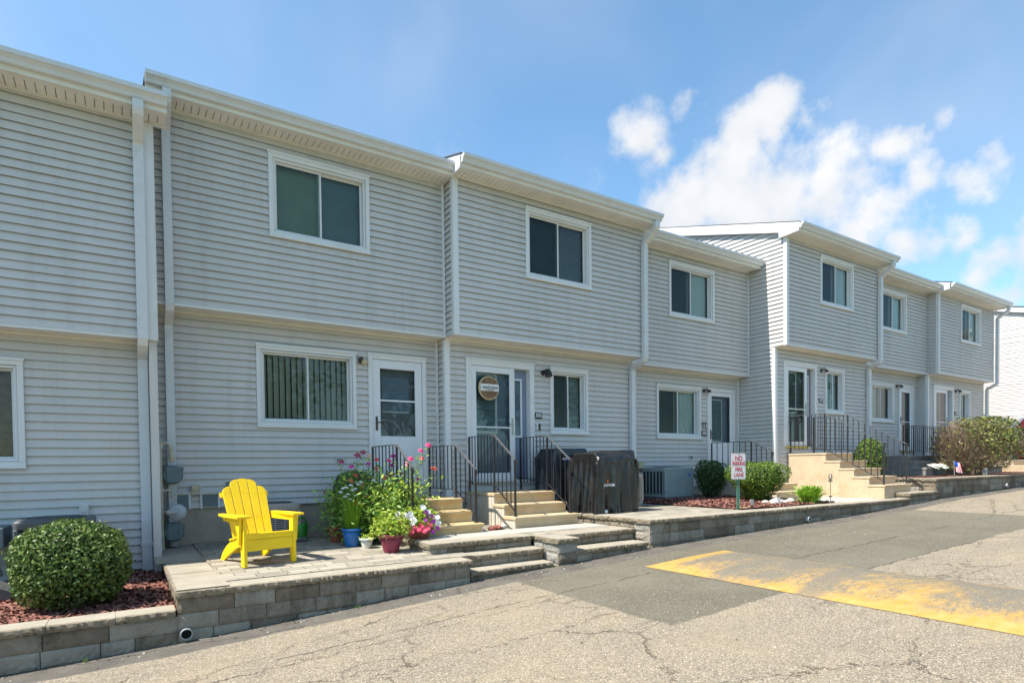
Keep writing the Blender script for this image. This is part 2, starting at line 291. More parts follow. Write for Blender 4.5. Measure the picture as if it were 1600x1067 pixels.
def bump_mat():
    t = NT('worn_yellow_paint_on_asphalt', 0.85, 0.25)
    X, Y, Z = t.xyz()
    cell2 = t.vor(150, 'F1', 'Color'); s2 = t.N.new('ShaderNodeSeparateColor'); t.lk(cell2, s2.inputs[0])
    asp = t.ramp(s2.outputs[0], [(0.0, (0.12, 0.102, 0.075)), (0.7, (0.19, 0.165, 0.125)), (1.0, (0.28, 0.245, 0.19))])
    ye = t.mix(t.rng(t.noise(9, 5), 0.35, 0.7), (0.44, 0.25, 0.045), (0.50, 0.325, 0.11))
    ny = t.noise(1.0, 8, 0.72, vec=t.scaled((2.2, 3.4, 1)), dist=0.4)
    # strong on the near long border, patchy over the face, thin on the far border
    near = t.rng(X, 5.48, 5.68, 0.20, 0.0); mid = t.rng(X, 5.7, 6.8, 0.07, -0.09); endb = t.rng(Y, 4.9, 5.24, 0.0, 0.36)
    bars = t.noise(1.0, 3, 0.55, vec=t.scaled((0.35, 1.9, 1))); fine = t.noise(1.0, 8, 0.8, vec=t.scaled((5, 13, 1)))
    k = t.math('ADD', t.math('ADD', t.math('ADD', t.math('MULTIPLY_ADD', bars, 0.80, 0.045), near), t.math('ADD', mid, endb)), t.math('MULTIPLY_ADD', fine, 0.85, -0.425))
    k = t.math('ADD', k, t.math('MULTIPLY_ADD', t.noise(60, 4, 0.7), 0.5, -0.25))
    mask = t.rng(k, 0.44, 0.66, 0, 0.88)
    far = t.math('MULTIPLY', t.rng(t.math('ABSOLUTE', t.math('SUBTRACT', X, 6.93)), 0.02, 0.04, 1, 0), t.rng(t.noise(2.2, 4), 0.45, 0.55))
    mask = t.math('MAXIMUM', mask, far)
    gap = t.math('MULTIPLY', t.rng(t.math('ABSOLUTE', t.math('SUBTRACT', t.math('ADD', Y, t.math('MULTIPLY', X, -0.15)), 2.42)), 0.08, 0.16, 0.25, 1), 1.0)
    mask = t.math('MULTIPLY', mask, gap)
    t.base(t.mix(mask, asp, ye)); t.bump(t.noise(90, 5, 0.7), 0.6, 0.005); return t.m
M['bump'] = bump_mat()
def leaf_mat(name, lo, mid, hi, sc=14, rough=0.45, spec=0.45, trans=0.25):
    t = NT(name, rough, spec)
    rnd = t.N.new('ShaderNodeTexWhiteNoise'); rnd.noise_dimensions = '3D'
    at = t.N.new('ShaderNodeAttribute'); at.attribute_name = 'leaf_id'; t.lk(at.outputs['Vector'], rnd.inputs['Vector'])
    f = t.math('ADD', t.math('MULTIPLY', rnd.outputs['Value'], 0.65), t.math('MULTIPLY', t.noise(sc, 3), 0.4))
    col = t.ramp(f, [(0.15, lo), (0.5, mid), (0.92, hi)]); t.base(col)
    N, L = t.N, t.L; tr = N.new('ShaderNodeBsdfTranslucent'); mx = N.new('ShaderNodeMixShader'); mx.inputs[0].default_value = trans
    L.new(col, tr.inputs[0]); L.new(t.b.outputs[0], mx.inputs[1]); L.new(tr.outputs[0], mx.inputs[2]); L.new(mx.outputs[0], N['Material Output'].inputs[0])
    return t.m
M['leaf_box'] = leaf_mat('boxwood_leaves', (0.025, 0.06, 0.012), (0.075, 0.138, 0.025), (0.23, 0.30, 0.08), rough=0.42, spec=0.4)
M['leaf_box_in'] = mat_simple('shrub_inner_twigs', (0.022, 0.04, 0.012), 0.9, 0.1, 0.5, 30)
M['leaf_yew'] = leaf_mat('yew_needles', (0.04, 0.09, 0.008), (0.11, 0.19, 0.018), (0.24, 0.34, 0.035))
M['leaf_yewd'] = leaf_mat('dark_yew_needles', (0.02, 0.055, 0.018), (0.045, 0.10, 0.03), (0.10, 0.18, 0.05))
M['leaf_lime'] = leaf_mat('yellow_green_leaves', (0.14, 0.22, 0.02), (0.30, 0.42, 0.035), (0.55, 0.62, 0.08))
M['leaf_fern'] = leaf_mat('bright_fern_blades', (0.14, 0.28, 0.02), (0.28, 0.48, 0.04), (0.45, 0.66, 0.09))
M['leaf_mid'] = leaf_mat('garden_plant_leaves', (0.07, 0.16, 0.025), (0.17, 0.31, 0.05), (0.36, 0.50, 0.12))
M['leaf_bush'] = leaf_mat('yellowing_shrub_leaves', (0.055, 0.075, 0.018), (0.13, 0.155, 0.035), (0.30, 0.30, 0.08))
M['leaf_tree'] = leaf_mat('tree_leaves', (0.04, 0.09, 0.02), (0.08, 0.16, 0.03), (0.15, 0.25, 0.06))
M['twig'] = mat_simple('dry_brown_twigs', (0.235, 0.175, 0.115), 0.85, 0.2, 0.3, 20)
M['bark'] = mat_simple('bark', (0.12, 0.085, 0.06), 0.9, 0.15, 0.3, 20, bump=0.5)
M['stem'] = mat_simple('green_stem', (0.13, 0.24, 0.06), 0.6, 0.3, 0.15, 20)
for k, c in dict(pk=(0.78, 0.05, 0.20), co=(0.80, 0.16, 0.10), lp=(0.80, 0.30, 0.34), mg=(0.62, 0.06, 0.33), rd=(0.75, 0.045, 0.07), pe=(0.80, 0.50, 0.25), cn=(0.42, 0.08, 0.20), sa=(0.78, 0.27, 0.20), w=(0.82, 0.83, 0.84), p=(0.78, 0.10, 0.18), m=(0.52, 0.03, 0.50)).items():
    M['fl_'+k] = mat_simple('petals_'+{'pk':'hot_pink','co':'coral','lp':'light_pink','mg':'magenta','rd':'red','pe':'peach','cn':'dusky_purple','sa':'salmon','w':'white','p':'rose_pink','m':'violet'}[k], c, 0.6, 0.25, 0.15, 60)
M['yellow'] = mat_simple('yellow_plastic_lumber', (0.85, 0.58, 0.008), 0.5, 0.4, 0.06, 3, bump=0.15, bscale=70, dirt=((0.55, 0.38, 0.04), 9, 0.35))
M['blue_pot'] = mat_simple('blue_glazed_plastic', (0.02, 0.14, 0.42), 0.35, 0.5, 0.08, 10)
M['maroon_pot'] = mat_simple('maroon_plastic', (0.23, 0.03, 0.06), 0.4, 0.45, 0.08, 10)
M['terra'] = mat_simple('brown_red_clay', (0.28, 0.09, 0.06), 0.7, 0.3, 0.15, 10)
M['white_pot'] = mat_simple('white_ribbed_ceramic', (0.62, 0.62, 0.58), 0.5, 0.4, 0.1, 25, dirt=((0.2, 0.2, 0.18), 20, 0.5))
M['soil'] = mat_simple('potting_soil', (0.03, 0.02, 0.014), 0.95, 0.1, 0.3, 40, bump=0.5)
M['green_can'] = mat_simple('green_plastic', (0.03, 0.22, 0.03), 0.35, 0.5, 0.08, 10)
M['ac_grey'] = mat_simple('blue_grey_painted_steel', (0.24, 0.30, 0.30), 0.45, 0.4, 0.06, 5, dirt=((0.14, 0.16, 0.16), 4, 0.4))
M['ac_dark'] = mat_simple('dark_grey_painted_steel', (0.10, 0.105, 0.11), 0.5, 0.4, 0.08, 5)
M['ac_tan'] = mat_simple('taupe_painted_steel', (0.36, 0.32, 0.28), 0.5, 0.35, 0.06, 5)
M['ac_blue'] = mat_simple('dark_blue_painted_steel', (0.06, 0.09, 0.13), 0.5, 0.4, 0.08, 5)
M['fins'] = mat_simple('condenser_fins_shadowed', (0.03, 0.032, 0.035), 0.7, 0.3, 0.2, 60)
M['badge_blue'] = mat_simple('blue_badge', (0.02, 0.10, 0.45), 0.4, 0.4)
M['meter'] = mat_simple('grey_green_meter_case', (0.13, 0.18, 0.19), 0.5, 0.4, 0.1, 10)
M['meter_light'] = mat_simple('light_grey_cast_metal', (0.46, 0.48, 0.49), 0.5, 0.4, 0.1, 10)
M['pipe'] = mat_simple('cream_painted_gas_pipe', (0.50, 0.46, 0.37), 0.5, 0.4, 0.1, 20, dirt=((0.28, 0.17, 0.08), 14, 0.6))
M['pvc'] = mat_simple('weathered_white_pvc', (0.36, 0.37, 0.37), 0.5, 0.4, 0.1, 10)
M['box_beige'] = mat_simple('beige_utility_box', (0.50, 0.44, 0.28), 0.5, 0.4, 0.06, 10)
M['box_grey'] = mat_simple('light_grey_plastic', (0.60, 0.61, 0.60), 0.5, 0.4, 0.05, 10)
M['sign_white'] = mat_simple('white_sign_face', (0.72, 0.71, 0.71), 0.4, 0.4, 0.03, 20)
M['sign_red'] = mat_simple('faded_red_sign_ink', (0.46, 0.02, 0.04), 0.5, 0.3, 0.2, 40)
M['sign_blue'] = mat_simple('blue_sign_face', (0.02, 0.07, 0.42), 0.4, 0.4)
M['post_green'] = mat_simple('green_sign_post', (0.08, 0.24, 0.18), 0.5, 0.4, 0.15, 20, dirt=((0.28, 0.12, 0.05), 8, 0.7))
def cover_mat():
    t = NT('black_vinyl_cover', 0.30, 0.6)
    t.base(t.ramp(t.noise(3, 5), [(0.3, (0.006, 0.006, 0.006)), (0.7, (0.016, 0.015, 0.014))])); t.bump(t.noise(7, 5, 0.55, dist=0.4), 0.5, 0.04); return t.m
M['cover'] = cover_mat()
M['cover_navy'] = mat_simple('shiny_dark_navy_cover', (0.02, 0.024, 0.034), 0.28, 0.6, 0.2, 6, bump=0.6, bscale=7)
M['cover_green'] = mat_simple('dark_green_black_cover', (0.015, 0.028, 0.024), 0.5, 0.4, 0.2, 6)
M['white_ink'] = mat_simple('white_print', (0.78, 0.78, 0.78), 0.5, 0.3)
M['orange_ink'] = mat_simple('orange_print', (0.75, 0.20, 0.03), 0.5, 0.3)
M['red_ink'] = mat_simple('red_print', (0.55, 0.03, 0.04), 0.5, 0.3)
M['blue_ink'] = mat_simple('blue_print', (0.10, 0.25, 0.50), 0.5, 0.3)
M['dark_ink'] = mat_simple('dark_print', (0.02, 0.02, 0.02), 0.5, 0.3)
M['plaque_wood'] = mat_simple('stained_wood_plaque', (0.20, 0.12, 0.065), 0.6, 0.3, 0.35, 14)
M['rope'] = mat_simple('pale_rope_rim', (0.55, 0.42, 0.25), 0.8, 0.2, 0.2, 60)
M['rock'] = mat_simple('pale_garden_rock', (0.50, 0.47, 0.43), 0.85, 0.2, 0.2, 12, bump=0.6, bscale=25)
M['brick'] = mat_simple('red_brick_paving', (0.36, 0.15, 0.12), 0.85, 0.2, 0.2, 12)
M['red_cloth'] = mat_simple('red_canvas', (0.50, 0.03, 0.05), 0.7, 0.2, 0.1, 12)
M['grass'] = mat_simple('mown_grass', (0.07, 0.13, 0.03), 0.9, 0.1, 0.4, 3, bump=0.5)
M['mat_yellow'] = mat_simple('brass_door_sill', (0.42, 0.33, 0.08), 0.6, 0.3, 0.15, 20)
M['concrete_walk'] = stone_mat('pale_concrete_walk', (0.40, 0.38, 0.34), (0.52, 0.495, 0.44), (0.30, 0.28, 0.24), 0.3, (0.52, 0.48, 0.41))

# ------------------------------------------------------------------ mesh builder
def fn(v): return Vector(v)
class MB:
    def __init__(s): s.v = []; s.f = []; s.mi = []; s.mats = []; s.cur = 0; s.sm = []; s.smooth = False; s.ids = None
    def mat(s, m):
        m = M[m] if isinstance(m, str) else m
        if m not in s.mats: s.mats.append(m)
        s.cur = s.mats.index(m); return s
    def face(s, idx): s.f.append(tuple(idx)); s.mi.append(s.cur); s.sm.append(s.smooth)
    def poly(s, pts):
        k = len(s.v); s.v += [tuple(p) for p in pts]; s.face(range(k, k+len(pts)))
    def box(s, x0, x1, y0, y1, z0, z1, bev=0):
        if x1 < x0: x0, x1 = x1, x0
        if y1 < y0: y0, y1 = y1, y0
        if z1 < z0: z0, z1 = z1, z0
        if bev > 0:
            b = min(bev, (x1-x0)*.45, (y1-y0)*.45, (z1-z0)*.45)
            prof = []
            # octagon-ish bevelled box from stacked loops
            def loop(ins, z): return [(x0+ins+b*0, y0+ins, z)]
            rings = []
            for z, i in ((z0, b), (z0+b, 0), (z1-b, 0), (z1, b)):
                c = b
                a0, a1, c0, c1 = x0+i, x1-i, y0+i, y1-i
                rings.append([(a0+c-i*.0, c0, z), (a1-c, c0, z), (a1, c0+c, z), (a1, c1-c, z), (a1-c, c1, z), (a0+c, c1, z), (a0, c1-c, z), (a0, c0+c, z)])
            s.loft(rings, True, True); return s
        k = len(s.v); s.v += [(x0,y0,z0),(x1,y0,z0),(x1,y1,z0),(x0,y1,z0),(x0,y0,z1),(x1,y0,z1),(x1,y1,z1),(x0,y1,z1)]
        for q in ((0,3,2,1),(4,5,6,7),(0,1,5,4),(1,2,6,5),(2,3,7,6),(3,0,4,7)): s.face([k+i for i in q])
        return s
    def loft(s, rings, cap0=True, cap1=True, closed=True):
        k = len(s.v); n = len(rings[0])
        for r in rings: s.v += [tuple(p) for p in r]
        for j in range(len(rings)-1):
            for i in range(n if closed else n-1):
                a = k+j*n+i; b = k+j*n+(i+1) % n; s.face((a, b, b+n, a+n))
        if cap0: s.face([k+i for i in range(n)][::-1])
        if cap1: s.face([k+(len(rings)-1)*n+i for i in range(n)])
        return s
    def tube(s, pts, r, n=6, caps=True):
        pts = [Vector(p) for p in pts]; rs = r if isinstance(r, (list, tuple)) else [r]*len(pts)
        rings = []; up = None
        for i, p in enumerate(pts):
            d = (pts[min(i+1, len(pts)-1)]-pts[max(i-1, 0)])
            if d.length < 1e-9: d = Vector((0, 0, 1))
            d.normalize()
            if up is None: up = Vector((0, 0, 1)) if abs(d.z) < 0.9 else Vector((0, 1, 0))
            a = d.cross(up); a.normalize(); b = a.cross(d); up = b
            rings.append([p+rs[i]*(math.cos(t)*a+math.sin(t)*b) for t in [2*math.pi*(q+.5)/n for q in range(n)]])
        return s.loft(rings, caps, caps)
    def rtube(s, pts, w, d, side):
        # rectangular tube: w along 'side' vector
        pts = [Vector(p) for p in pts]; side = Vector(side).normalized(); rings = []
        for i, p in enumerate(pts):
            t = (pts[min(i+1, len(pts)-1)]-pts[max(i-1, 0)]).normalized(); n = side.cross(t).normalized()
            rings.append([p+side*w/2+n*d/2, p-side*w/2+n*d/2, p-side*w/2-n*d/2, p+side*w/2-n*d/2])
        return s.loft(rings)
    def lathe(s, c, prof, n=20, cap=True):
        rings = [[(c[0]+r*math.cos(2*math.pi*i/n), c[1]+r*math.sin(2*math.pi*i/n), c[2]+z) for i in range(n)] for r, z in prof]
        return s.loft(rings, cap, cap)
    def prism(s, poly, axis, a, b):
        def P(u, v, w): return {'x': (w, u, v), 'y': (u, w, v), 'z': (u, v, w)}[axis]
        return s.loft([[P(u, v, a) for u, v in poly], [P(u, v, b) for u, v in poly]])
    def ball(s, c, r, n=10, m=7, jit=0, seed=0):
        rr = random.Random(seed); r = r if isinstance(r, (tuple, list)) else (r, r, r); rings = []
        for j in range(1, m):
            ph = math.pi*j/m; rings.append([(c[0]+r[0]*math.sin(ph)*math.cos(2*math.pi*i/n)*(1+rr.uniform(-jit, jit)), c[1]+r[1]*math.sin(ph)*math.sin(2*math.pi*i/n)*(1+rr.uniform(-jit, jit)), c[2]-r[2]*math.cos(ph)*(1+rr.uniform(-jit, jit))) for i in range(n)])
        return s.loft(rings, True, True)
    def xf(s, mtx, start=0):
        for i in range(start, len(s.v)): s.v[i] = tuple(mtx @ Vector(s.v[i]))
        return s
    def build(s, name, parent=None, local=False, label=None, bevel=0, ids=False):
        me = bpy.data.meshes.new(name)
        off = Vector((0, 0, 0))
        if parent is not None and not local: off = ORG.get(parent.name, Vector((0, 0, 0)))
        vs = s.v if off.length == 0 else [(x-off.x, y-off.y, z-off.z) for x, y, z in s.v]
        me.from_pydata(vs, [], s.f)
        for m in s.mats: me.materials.append(m)
        me.polygons.foreach_set('material_index', s.mi); me.polygons.foreach_set('use_smooth', s.sm)
        if not s.ids: me.validate()
        if s.ids:
            at = me.attributes.new('leaf_id', 'FLOAT_VECTOR', 'FACE'); n = len(me.polygons)
            vals = np.zeros((n, 3), 'f'); vals[:, 0] = np.arange(n)//s.ids*0.371; vals[:, 1] = np.arange(n)//s.ids*1.17 % 7.3
            at.data.foreach_set('vector', vals.ravel())
        me.update()
        o = bpy.data.objects.new(name, me); COL.objects.link(o)
        if parent is not None: o.parent = parent
        ORG[o.name] = off
        if label: o['label'] = label
        if bevel:
            b = o.modifiers.new('b', 'BEVEL'); b.width = bevel; b.segments = 2; b.limit_method = 'ANGLE'
        return o
ORG = {}
def tag(o, label, cat, group=None, kind=None):
    if label: o['label'] = label
    if cat: o['category'] = cat
    if group: o['group'] = group
    if kind: o['kind'] = kind
    return o
def empty(name, loc, label, cat, group=None, rz=0):
    o = bpy.data.objects.new(name, None); o.empty_display_size = 0.1; COL.objects.link(o); o.location = loc; o.rotation_euler = (0, 0, rz)
    ORG[o.name] = Vector(loc); return tag(o, label, cat, group)
def struct(name, mb, label=None):
    o = mb.build(name); o['kind'] = 'structure'
    o['label'] = label or name.replace('_', ' '); o['category'] = name.split('_')[0] if name not in ('mulch_bed',) else 'mulch'
    return o
def text_mesh(txt, size, mat, name, parent, mtx, extrude=0.0015, shear=0, bold=0, sx=1):
    cu = bpy.data.curves.new('t', 'FONT'); cu.body = txt; cu.size = size; cu.align_x = 'CENTER'; cu.align_y = 'CENTER'; cu.extrude = extrude; cu.shear = shear; cu.offset = bold; cu.resolution_u = 3
    to = bpy.data.objects.new('t', cu); me = bpy.data.meshes.new_from_object(to); bpy.data.objects.remove(to); bpy.data.curves.remove(cu)
    me.transform(mtx @ Matrix.Diagonal((sx, 1, 1, 1))); me.materials.clear(); me.materials.append(M[mat])
    for p in me.polygons: p.material_index = 0
    o = bpy.data.objects.new(name, me); COL.objects.link(o); o.parent = parent; return o
# matrix that puts text (x right, y up) on a wall facing -Y
def wall_text(x, y, z): return Matrix.Translation((x, y, z)) @ Matrix.Rotation(math.pi/2, 4, 'X')

# ------------------------------------------------------------------ ground and road
RX = [-60,-20,-8,-.83,.41,1.66,3.5,5,6.3,7.3,9.4,12.2,14.0,15.7,19.8,21,30,60,200]
RZ = [-2.6,-1.0,-.42,-.02,.035,.11,.235,.305,.37,.405,.464,.548,.63,.72,.82,.87,1.25,2.3,2.6]
def rz(x): return float(np.interp(x, RX, RZ))
def build_ground():
    m = MB().mat('road')
    xs = sorted(set([-60,-40,-20,-12,-8,-5,-3,-2] + [round(-1+0.5*i, 2) for i in range(66)] + [35,45,60]))
    ys = [-9,-4,0,2,4,5.5,6.5,8]
    k = 0; n = len(ys)
    for x in xs:
        for y in ys: m.v.append((x, y, rz(x)))
    for i in range(len(xs)-1):
        for j in range(n-1):
            a = i*n+j; m.face((a, a+n, a+n+1, a+1))
    struct('road', m, 'old sun-bleached asphalt drive with a darker grey patch, climbing to the right')
    g = MB().mat('grass')
    gx = [-900,-60,-20,-8,0,10,20,30,60,900]
    for x in gx:
        for y in (-900, -9, -7.5): g.v.append((x, y, rz(max(-60, min(200, x)))-0.004 + (0.12 if y < -8 else -.1)))
    for i in range(len(gx)-1):
        for j in range(2):
            a = i*3+j; g.face((a, a+3, a+4, a+1))
    k = len(g.v)
    for x in gx:
        for y in (7.6, 900): g.v.append((x, y, rz(max(-60, min(200, x)))-0.12))
    for i in range(len(gx)-1):
        a = k+i*2; g.face((a, a+2, a+3, a+1))
    struct('ground', g, 'grass verge and ground around the houses')
build_ground()

# speed bump: a low rounded strip right across the drive
def build_speed_bump():
    m = MB().mat('bump'); m.smooth = True
    ys = [5.34, 5.30, 5.1, 4.8] + [4.5-0.5*i for i in range(24)]
    prof = [(5.43, 0.004), (5.47, 0.014), (5.65, 0.04), (5.9, 0.06), (6.2, 0.066), (6.5, 0.058), (6.75, 0.036), (6.93, 0.012), (6.97, 0.004)]
    rings = []
    for j, y in enumerate(ys):
        f = [0.05, 0.25, 0.75, 1.0][j] if j < 4 else 1
        rings.append([(x + rng.normal()*0.006, y, rz(x)+h*f+0.001) for x, h in prof])
    m.loft(rings, False, False, closed=False)
    o = m.build('speed_bump'); tag(o, 'low asphalt speed bump across the drive with worn yellow paint', 'speed bump')
    o.data.flip_normals()
build_speed_bump()

# ------------------------------------------------------------------ houses
LAP = 0.1016
def siding(mb, P, u0, u1, z0, z1, openings=(), umax=None, lip=.027):
    """courses of lap siding on a wall. P(u, n, z) -> world; openings (u0,u1,z0,z1)."""
    mb.mat('siding'); z = z0; rs = random.Random(int(u0*100)+int(z0*10))
    while z < z1-1e-4:
        zt = min(z+LAP, z1)
        b0, b1 = u0, u1
        if umax: b0, b1 = umax(z+LAP*.5, b0, b1)
        if b1 - b0 > 0.01:
            sx = b0+(b1-b0)*rs.choice([.18, .36, .55, .78])+rs.uniform(-.15, .15); jz = rs.uniform(-.0015, .0015)
            cuts = sorted(set([b0, b1]+([sx] if b0 < sx < b1 else []) + [c for o in openings for c in (o[0], o[1]) if b0 < c < b1 and o[3] > z and o[2] < zt]))
            for a, b in zip(cuts[:-1], cuts[1:]):
                mid = (a+b)/2; segs = [(z, zt)]; jn = (.0028 if mid > sx else 0)+jz
                for o in openings:
                    if o[0] < mid < o[1]:
                        ns = []
                        for s0, s1 in segs:
                            if o[3] <= s0 or o[2] >= s1: ns.append((s0, s1)); continue
                            if o[2] > s0: ns.append((s0, o[2]))
                            if o[3] < s1: ns.append((o[3], s1))
                        segs = ns
                for s0, s1 in segs:
                    n0 = lip - lip*.9*(s0-z)/LAP+jn; n1 = lip - lip*.9*(s1-z)/LAP+jn
                    mb.poly([P(a, n0, s0), P(b, n0, s0), P(b, n1, s1), P(a, n1, s1)])
                    if s0 == z: mb.poly([P(a, n0-.004, s0), P(b, n0-.004, s0), P(b, n0, s0), P(a, n0, s0)])
        z += LAP
def sheath(mb, P, u0, u1, z0, z1, openings, n=-0.012):
    """flat backing with rectangular holes"""
    us = sorted(set([u0, u1] + [c for o in openings for c in (o[0], o[1]) if u0 < c < u1])); zs = sorted(set([z0, z1] + [c for o in openings for c in (o[2], o[3]) if z0 < c < z1]))
    for a, b in zip(us[:-1], us[1:]):
        for c, d in zip(zs[:-1], zs[1:]):
            mu, mz = (a+b)/2, (c+d)/2
            if any(o[0] < mu < o[1] and o[2] < mz < o[3] for o in openings): continue
            mb.poly([P(a, n, c), P(b, n, c), P(b, n, d), P(a, n, d)])

def frame_box(mb, x0, x1, y0, y1, z0, z1, w, wb=None):
    wb = wb or w
    mb.box(x0, x1, y0, y1, z1-w, z1, 0.004); mb.box(x0, x1, y0, y1, z0, z0+wb, 0.004)
    mb.box(x0, x0+w, y0, y1, z0+wb, z1-w, 0.004); mb.box(x1-w, x1, y0, y1, z0+wb, z1-w, 0.004)

def window(house, Y, x0, x1, z0, z1, left='blind_dark', right='blind_green', style='plain', lscreen=True):
    """sliding window; (x0,x1,z0,z1) is the outside of its casing on the wall plane Y"""
    w = MB().mat('trim'); c = 0.085
    frame_box(w, x0, x1, Y-0.045, Y+0.10, z0, z1, c*0.72)
    i0, i1, j0, j1 = x0+c*0.72, x1-c*0.72, z0+c*0.72, z1-c*0.72
    frame_box(w, i0+.003, i1-.003, Y-0.02, Y+0.12, j0+.003, j1-.003, 0.03)
    w.box(x0-0.012, x1+0.012, Y-0.062, Y-0.02, z1-0.008, z1+0.022)                      # drip cap
    w.box(x0-0.004, x1+0.004, Y-0.06, Y-0.02, z0-0.02, z0+0.018, 0.004)                  # sill nose
    win = w.build('window', house)
    i0 += .033; i1 -= .033; j0 += .033; j1 -= .033; mid = (i0+i1)/2
    for side, (a, b), yy in (('l', (i0, mid+0.02), Y+0.03), ('r', (mid-0.02, i1), Y+0.065)):
        s = MB().mat('trim'); frame_box(s, a, b, yy, yy+0.03, j0, j1, 0.028); s.build('sash', win)
        p = MB().mat('screen' if (side == 'l' and lscreen) else 'glass'); p.poly([(a+.025, yy+.012, j0+.025), (b-.025, yy+.012, j0+.025), (b-.025, yy+.012, j1-.025), (a+.025, yy+.012, j1-.025)]); p.build('pane', win)
    # interior recess
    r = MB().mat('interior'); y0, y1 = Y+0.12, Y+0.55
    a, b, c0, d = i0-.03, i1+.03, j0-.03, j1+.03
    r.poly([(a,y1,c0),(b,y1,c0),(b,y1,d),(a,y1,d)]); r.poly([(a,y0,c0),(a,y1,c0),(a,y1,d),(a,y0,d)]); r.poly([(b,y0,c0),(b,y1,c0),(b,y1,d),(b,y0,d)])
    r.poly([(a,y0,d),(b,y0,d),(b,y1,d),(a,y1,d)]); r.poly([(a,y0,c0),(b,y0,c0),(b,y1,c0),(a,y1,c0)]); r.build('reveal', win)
    yb = Y+0.15
    if style == 'plain':
        for (a, b), mt in (((i0, mid), left), ((mid, i1), right)):
            if not mt: continue
            q = MB().mat(mt); n = 7
            q.box(a, b, yb, yb+.006, j0, j1); q.build('blind', win)
    elif style == 'vertical':
        q = MB().mat(left); n = int((i1-i0)/0.085)
        for k in range(n):
            xx = i0+(k+.5)*(i1-i0)/n; ang = 0.55+rng.normal()*0.06; h = 0.047
            q.poly([(xx-h*math.cos(ang), yb-h*math.sin(ang), j0), (xx+h*math.cos(ang), yb+h*math.sin(ang), j0), (xx+h*math.cos(ang), yb+h*math.sin(ang), j1), (xx-h*math.cos(ang), yb-h*math.sin(ang), j1)])
        q.build('vertical_blind', win)
    elif style in ('slats', 'slats_right'):
        for a, b, mt, on in ((i0, mid, left, style == 'slats'), (mid, i1, right, True)):
            q = MB().mat(mt)
            if on:
                zz = j0+.01
                while zz < j1: q.poly([(a, yb-.012, zz), (b, yb-.012, zz), (b, yb+.012, zz+.024), (a, yb+.012, zz+.024)]); zz += 0.034
            else: q.box(a, b, yb, yb+.006, j0, j1)
            q.build('blind', win)
    elif style == 'curtain':
        q = MB().mat(left); q.box(i0, mid, yb, yb+.006, j0, j1); q.build('blind', win)
        q = MB().mat(right); n = 22; W = (i1-mid)
        for k in range(n):
            a = mid+W*k/n; b = mid+W*(k+1)/n; ya = yb+0.022*math.sin(k*1.4); yc = yb+0.022*math.sin((k+1)*1.4)
            q.poly([(a, ya, j0), (b, yc, j0), (b, yc, j1), (a, ya, j1)])
        q.build('curtain', win)
    return win
def opening(x0, x1, z0, z1, c=0.03): return (x0+c, x1-c, z0+c, z1-c)

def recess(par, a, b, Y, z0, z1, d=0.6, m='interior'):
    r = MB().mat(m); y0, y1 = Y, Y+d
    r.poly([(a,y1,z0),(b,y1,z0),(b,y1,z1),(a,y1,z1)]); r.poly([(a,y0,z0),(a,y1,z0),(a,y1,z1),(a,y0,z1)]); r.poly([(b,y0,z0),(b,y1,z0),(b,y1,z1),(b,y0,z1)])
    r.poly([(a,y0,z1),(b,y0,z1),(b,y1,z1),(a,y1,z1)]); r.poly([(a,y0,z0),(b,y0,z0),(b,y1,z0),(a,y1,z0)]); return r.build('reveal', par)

def lite(par, x0, x1, Y, z0, z1, fr=0.035, mt='trim', back=None):
    s = MB().mat(mt); frame_box(s, x0, x1, Y-0.015, Y+0.01, z0, z1, fr); o = s.build('lite_frame', par)
    p = MB().mat('glass'); p.poly([(x0+fr, Y-.003, z0+fr), (x1-fr, Y-.003, z0+fr), (x1-fr, Y-.003, z1-fr), (x0+fr, Y-.003, z1-fr)]); p.build('pane', par)
    if back:
        q = MB().mat(back); zz = z0+fr
        while zz < z1-fr: q.poly([(x0+fr, Y+.008, zz), (x1-fr, Y+.008, zz), (x1-fr, Y+.022, zz+.02), (x0+fr, Y+.022, zz+.02)]); zz += 0.030
        q.build('blind', par)

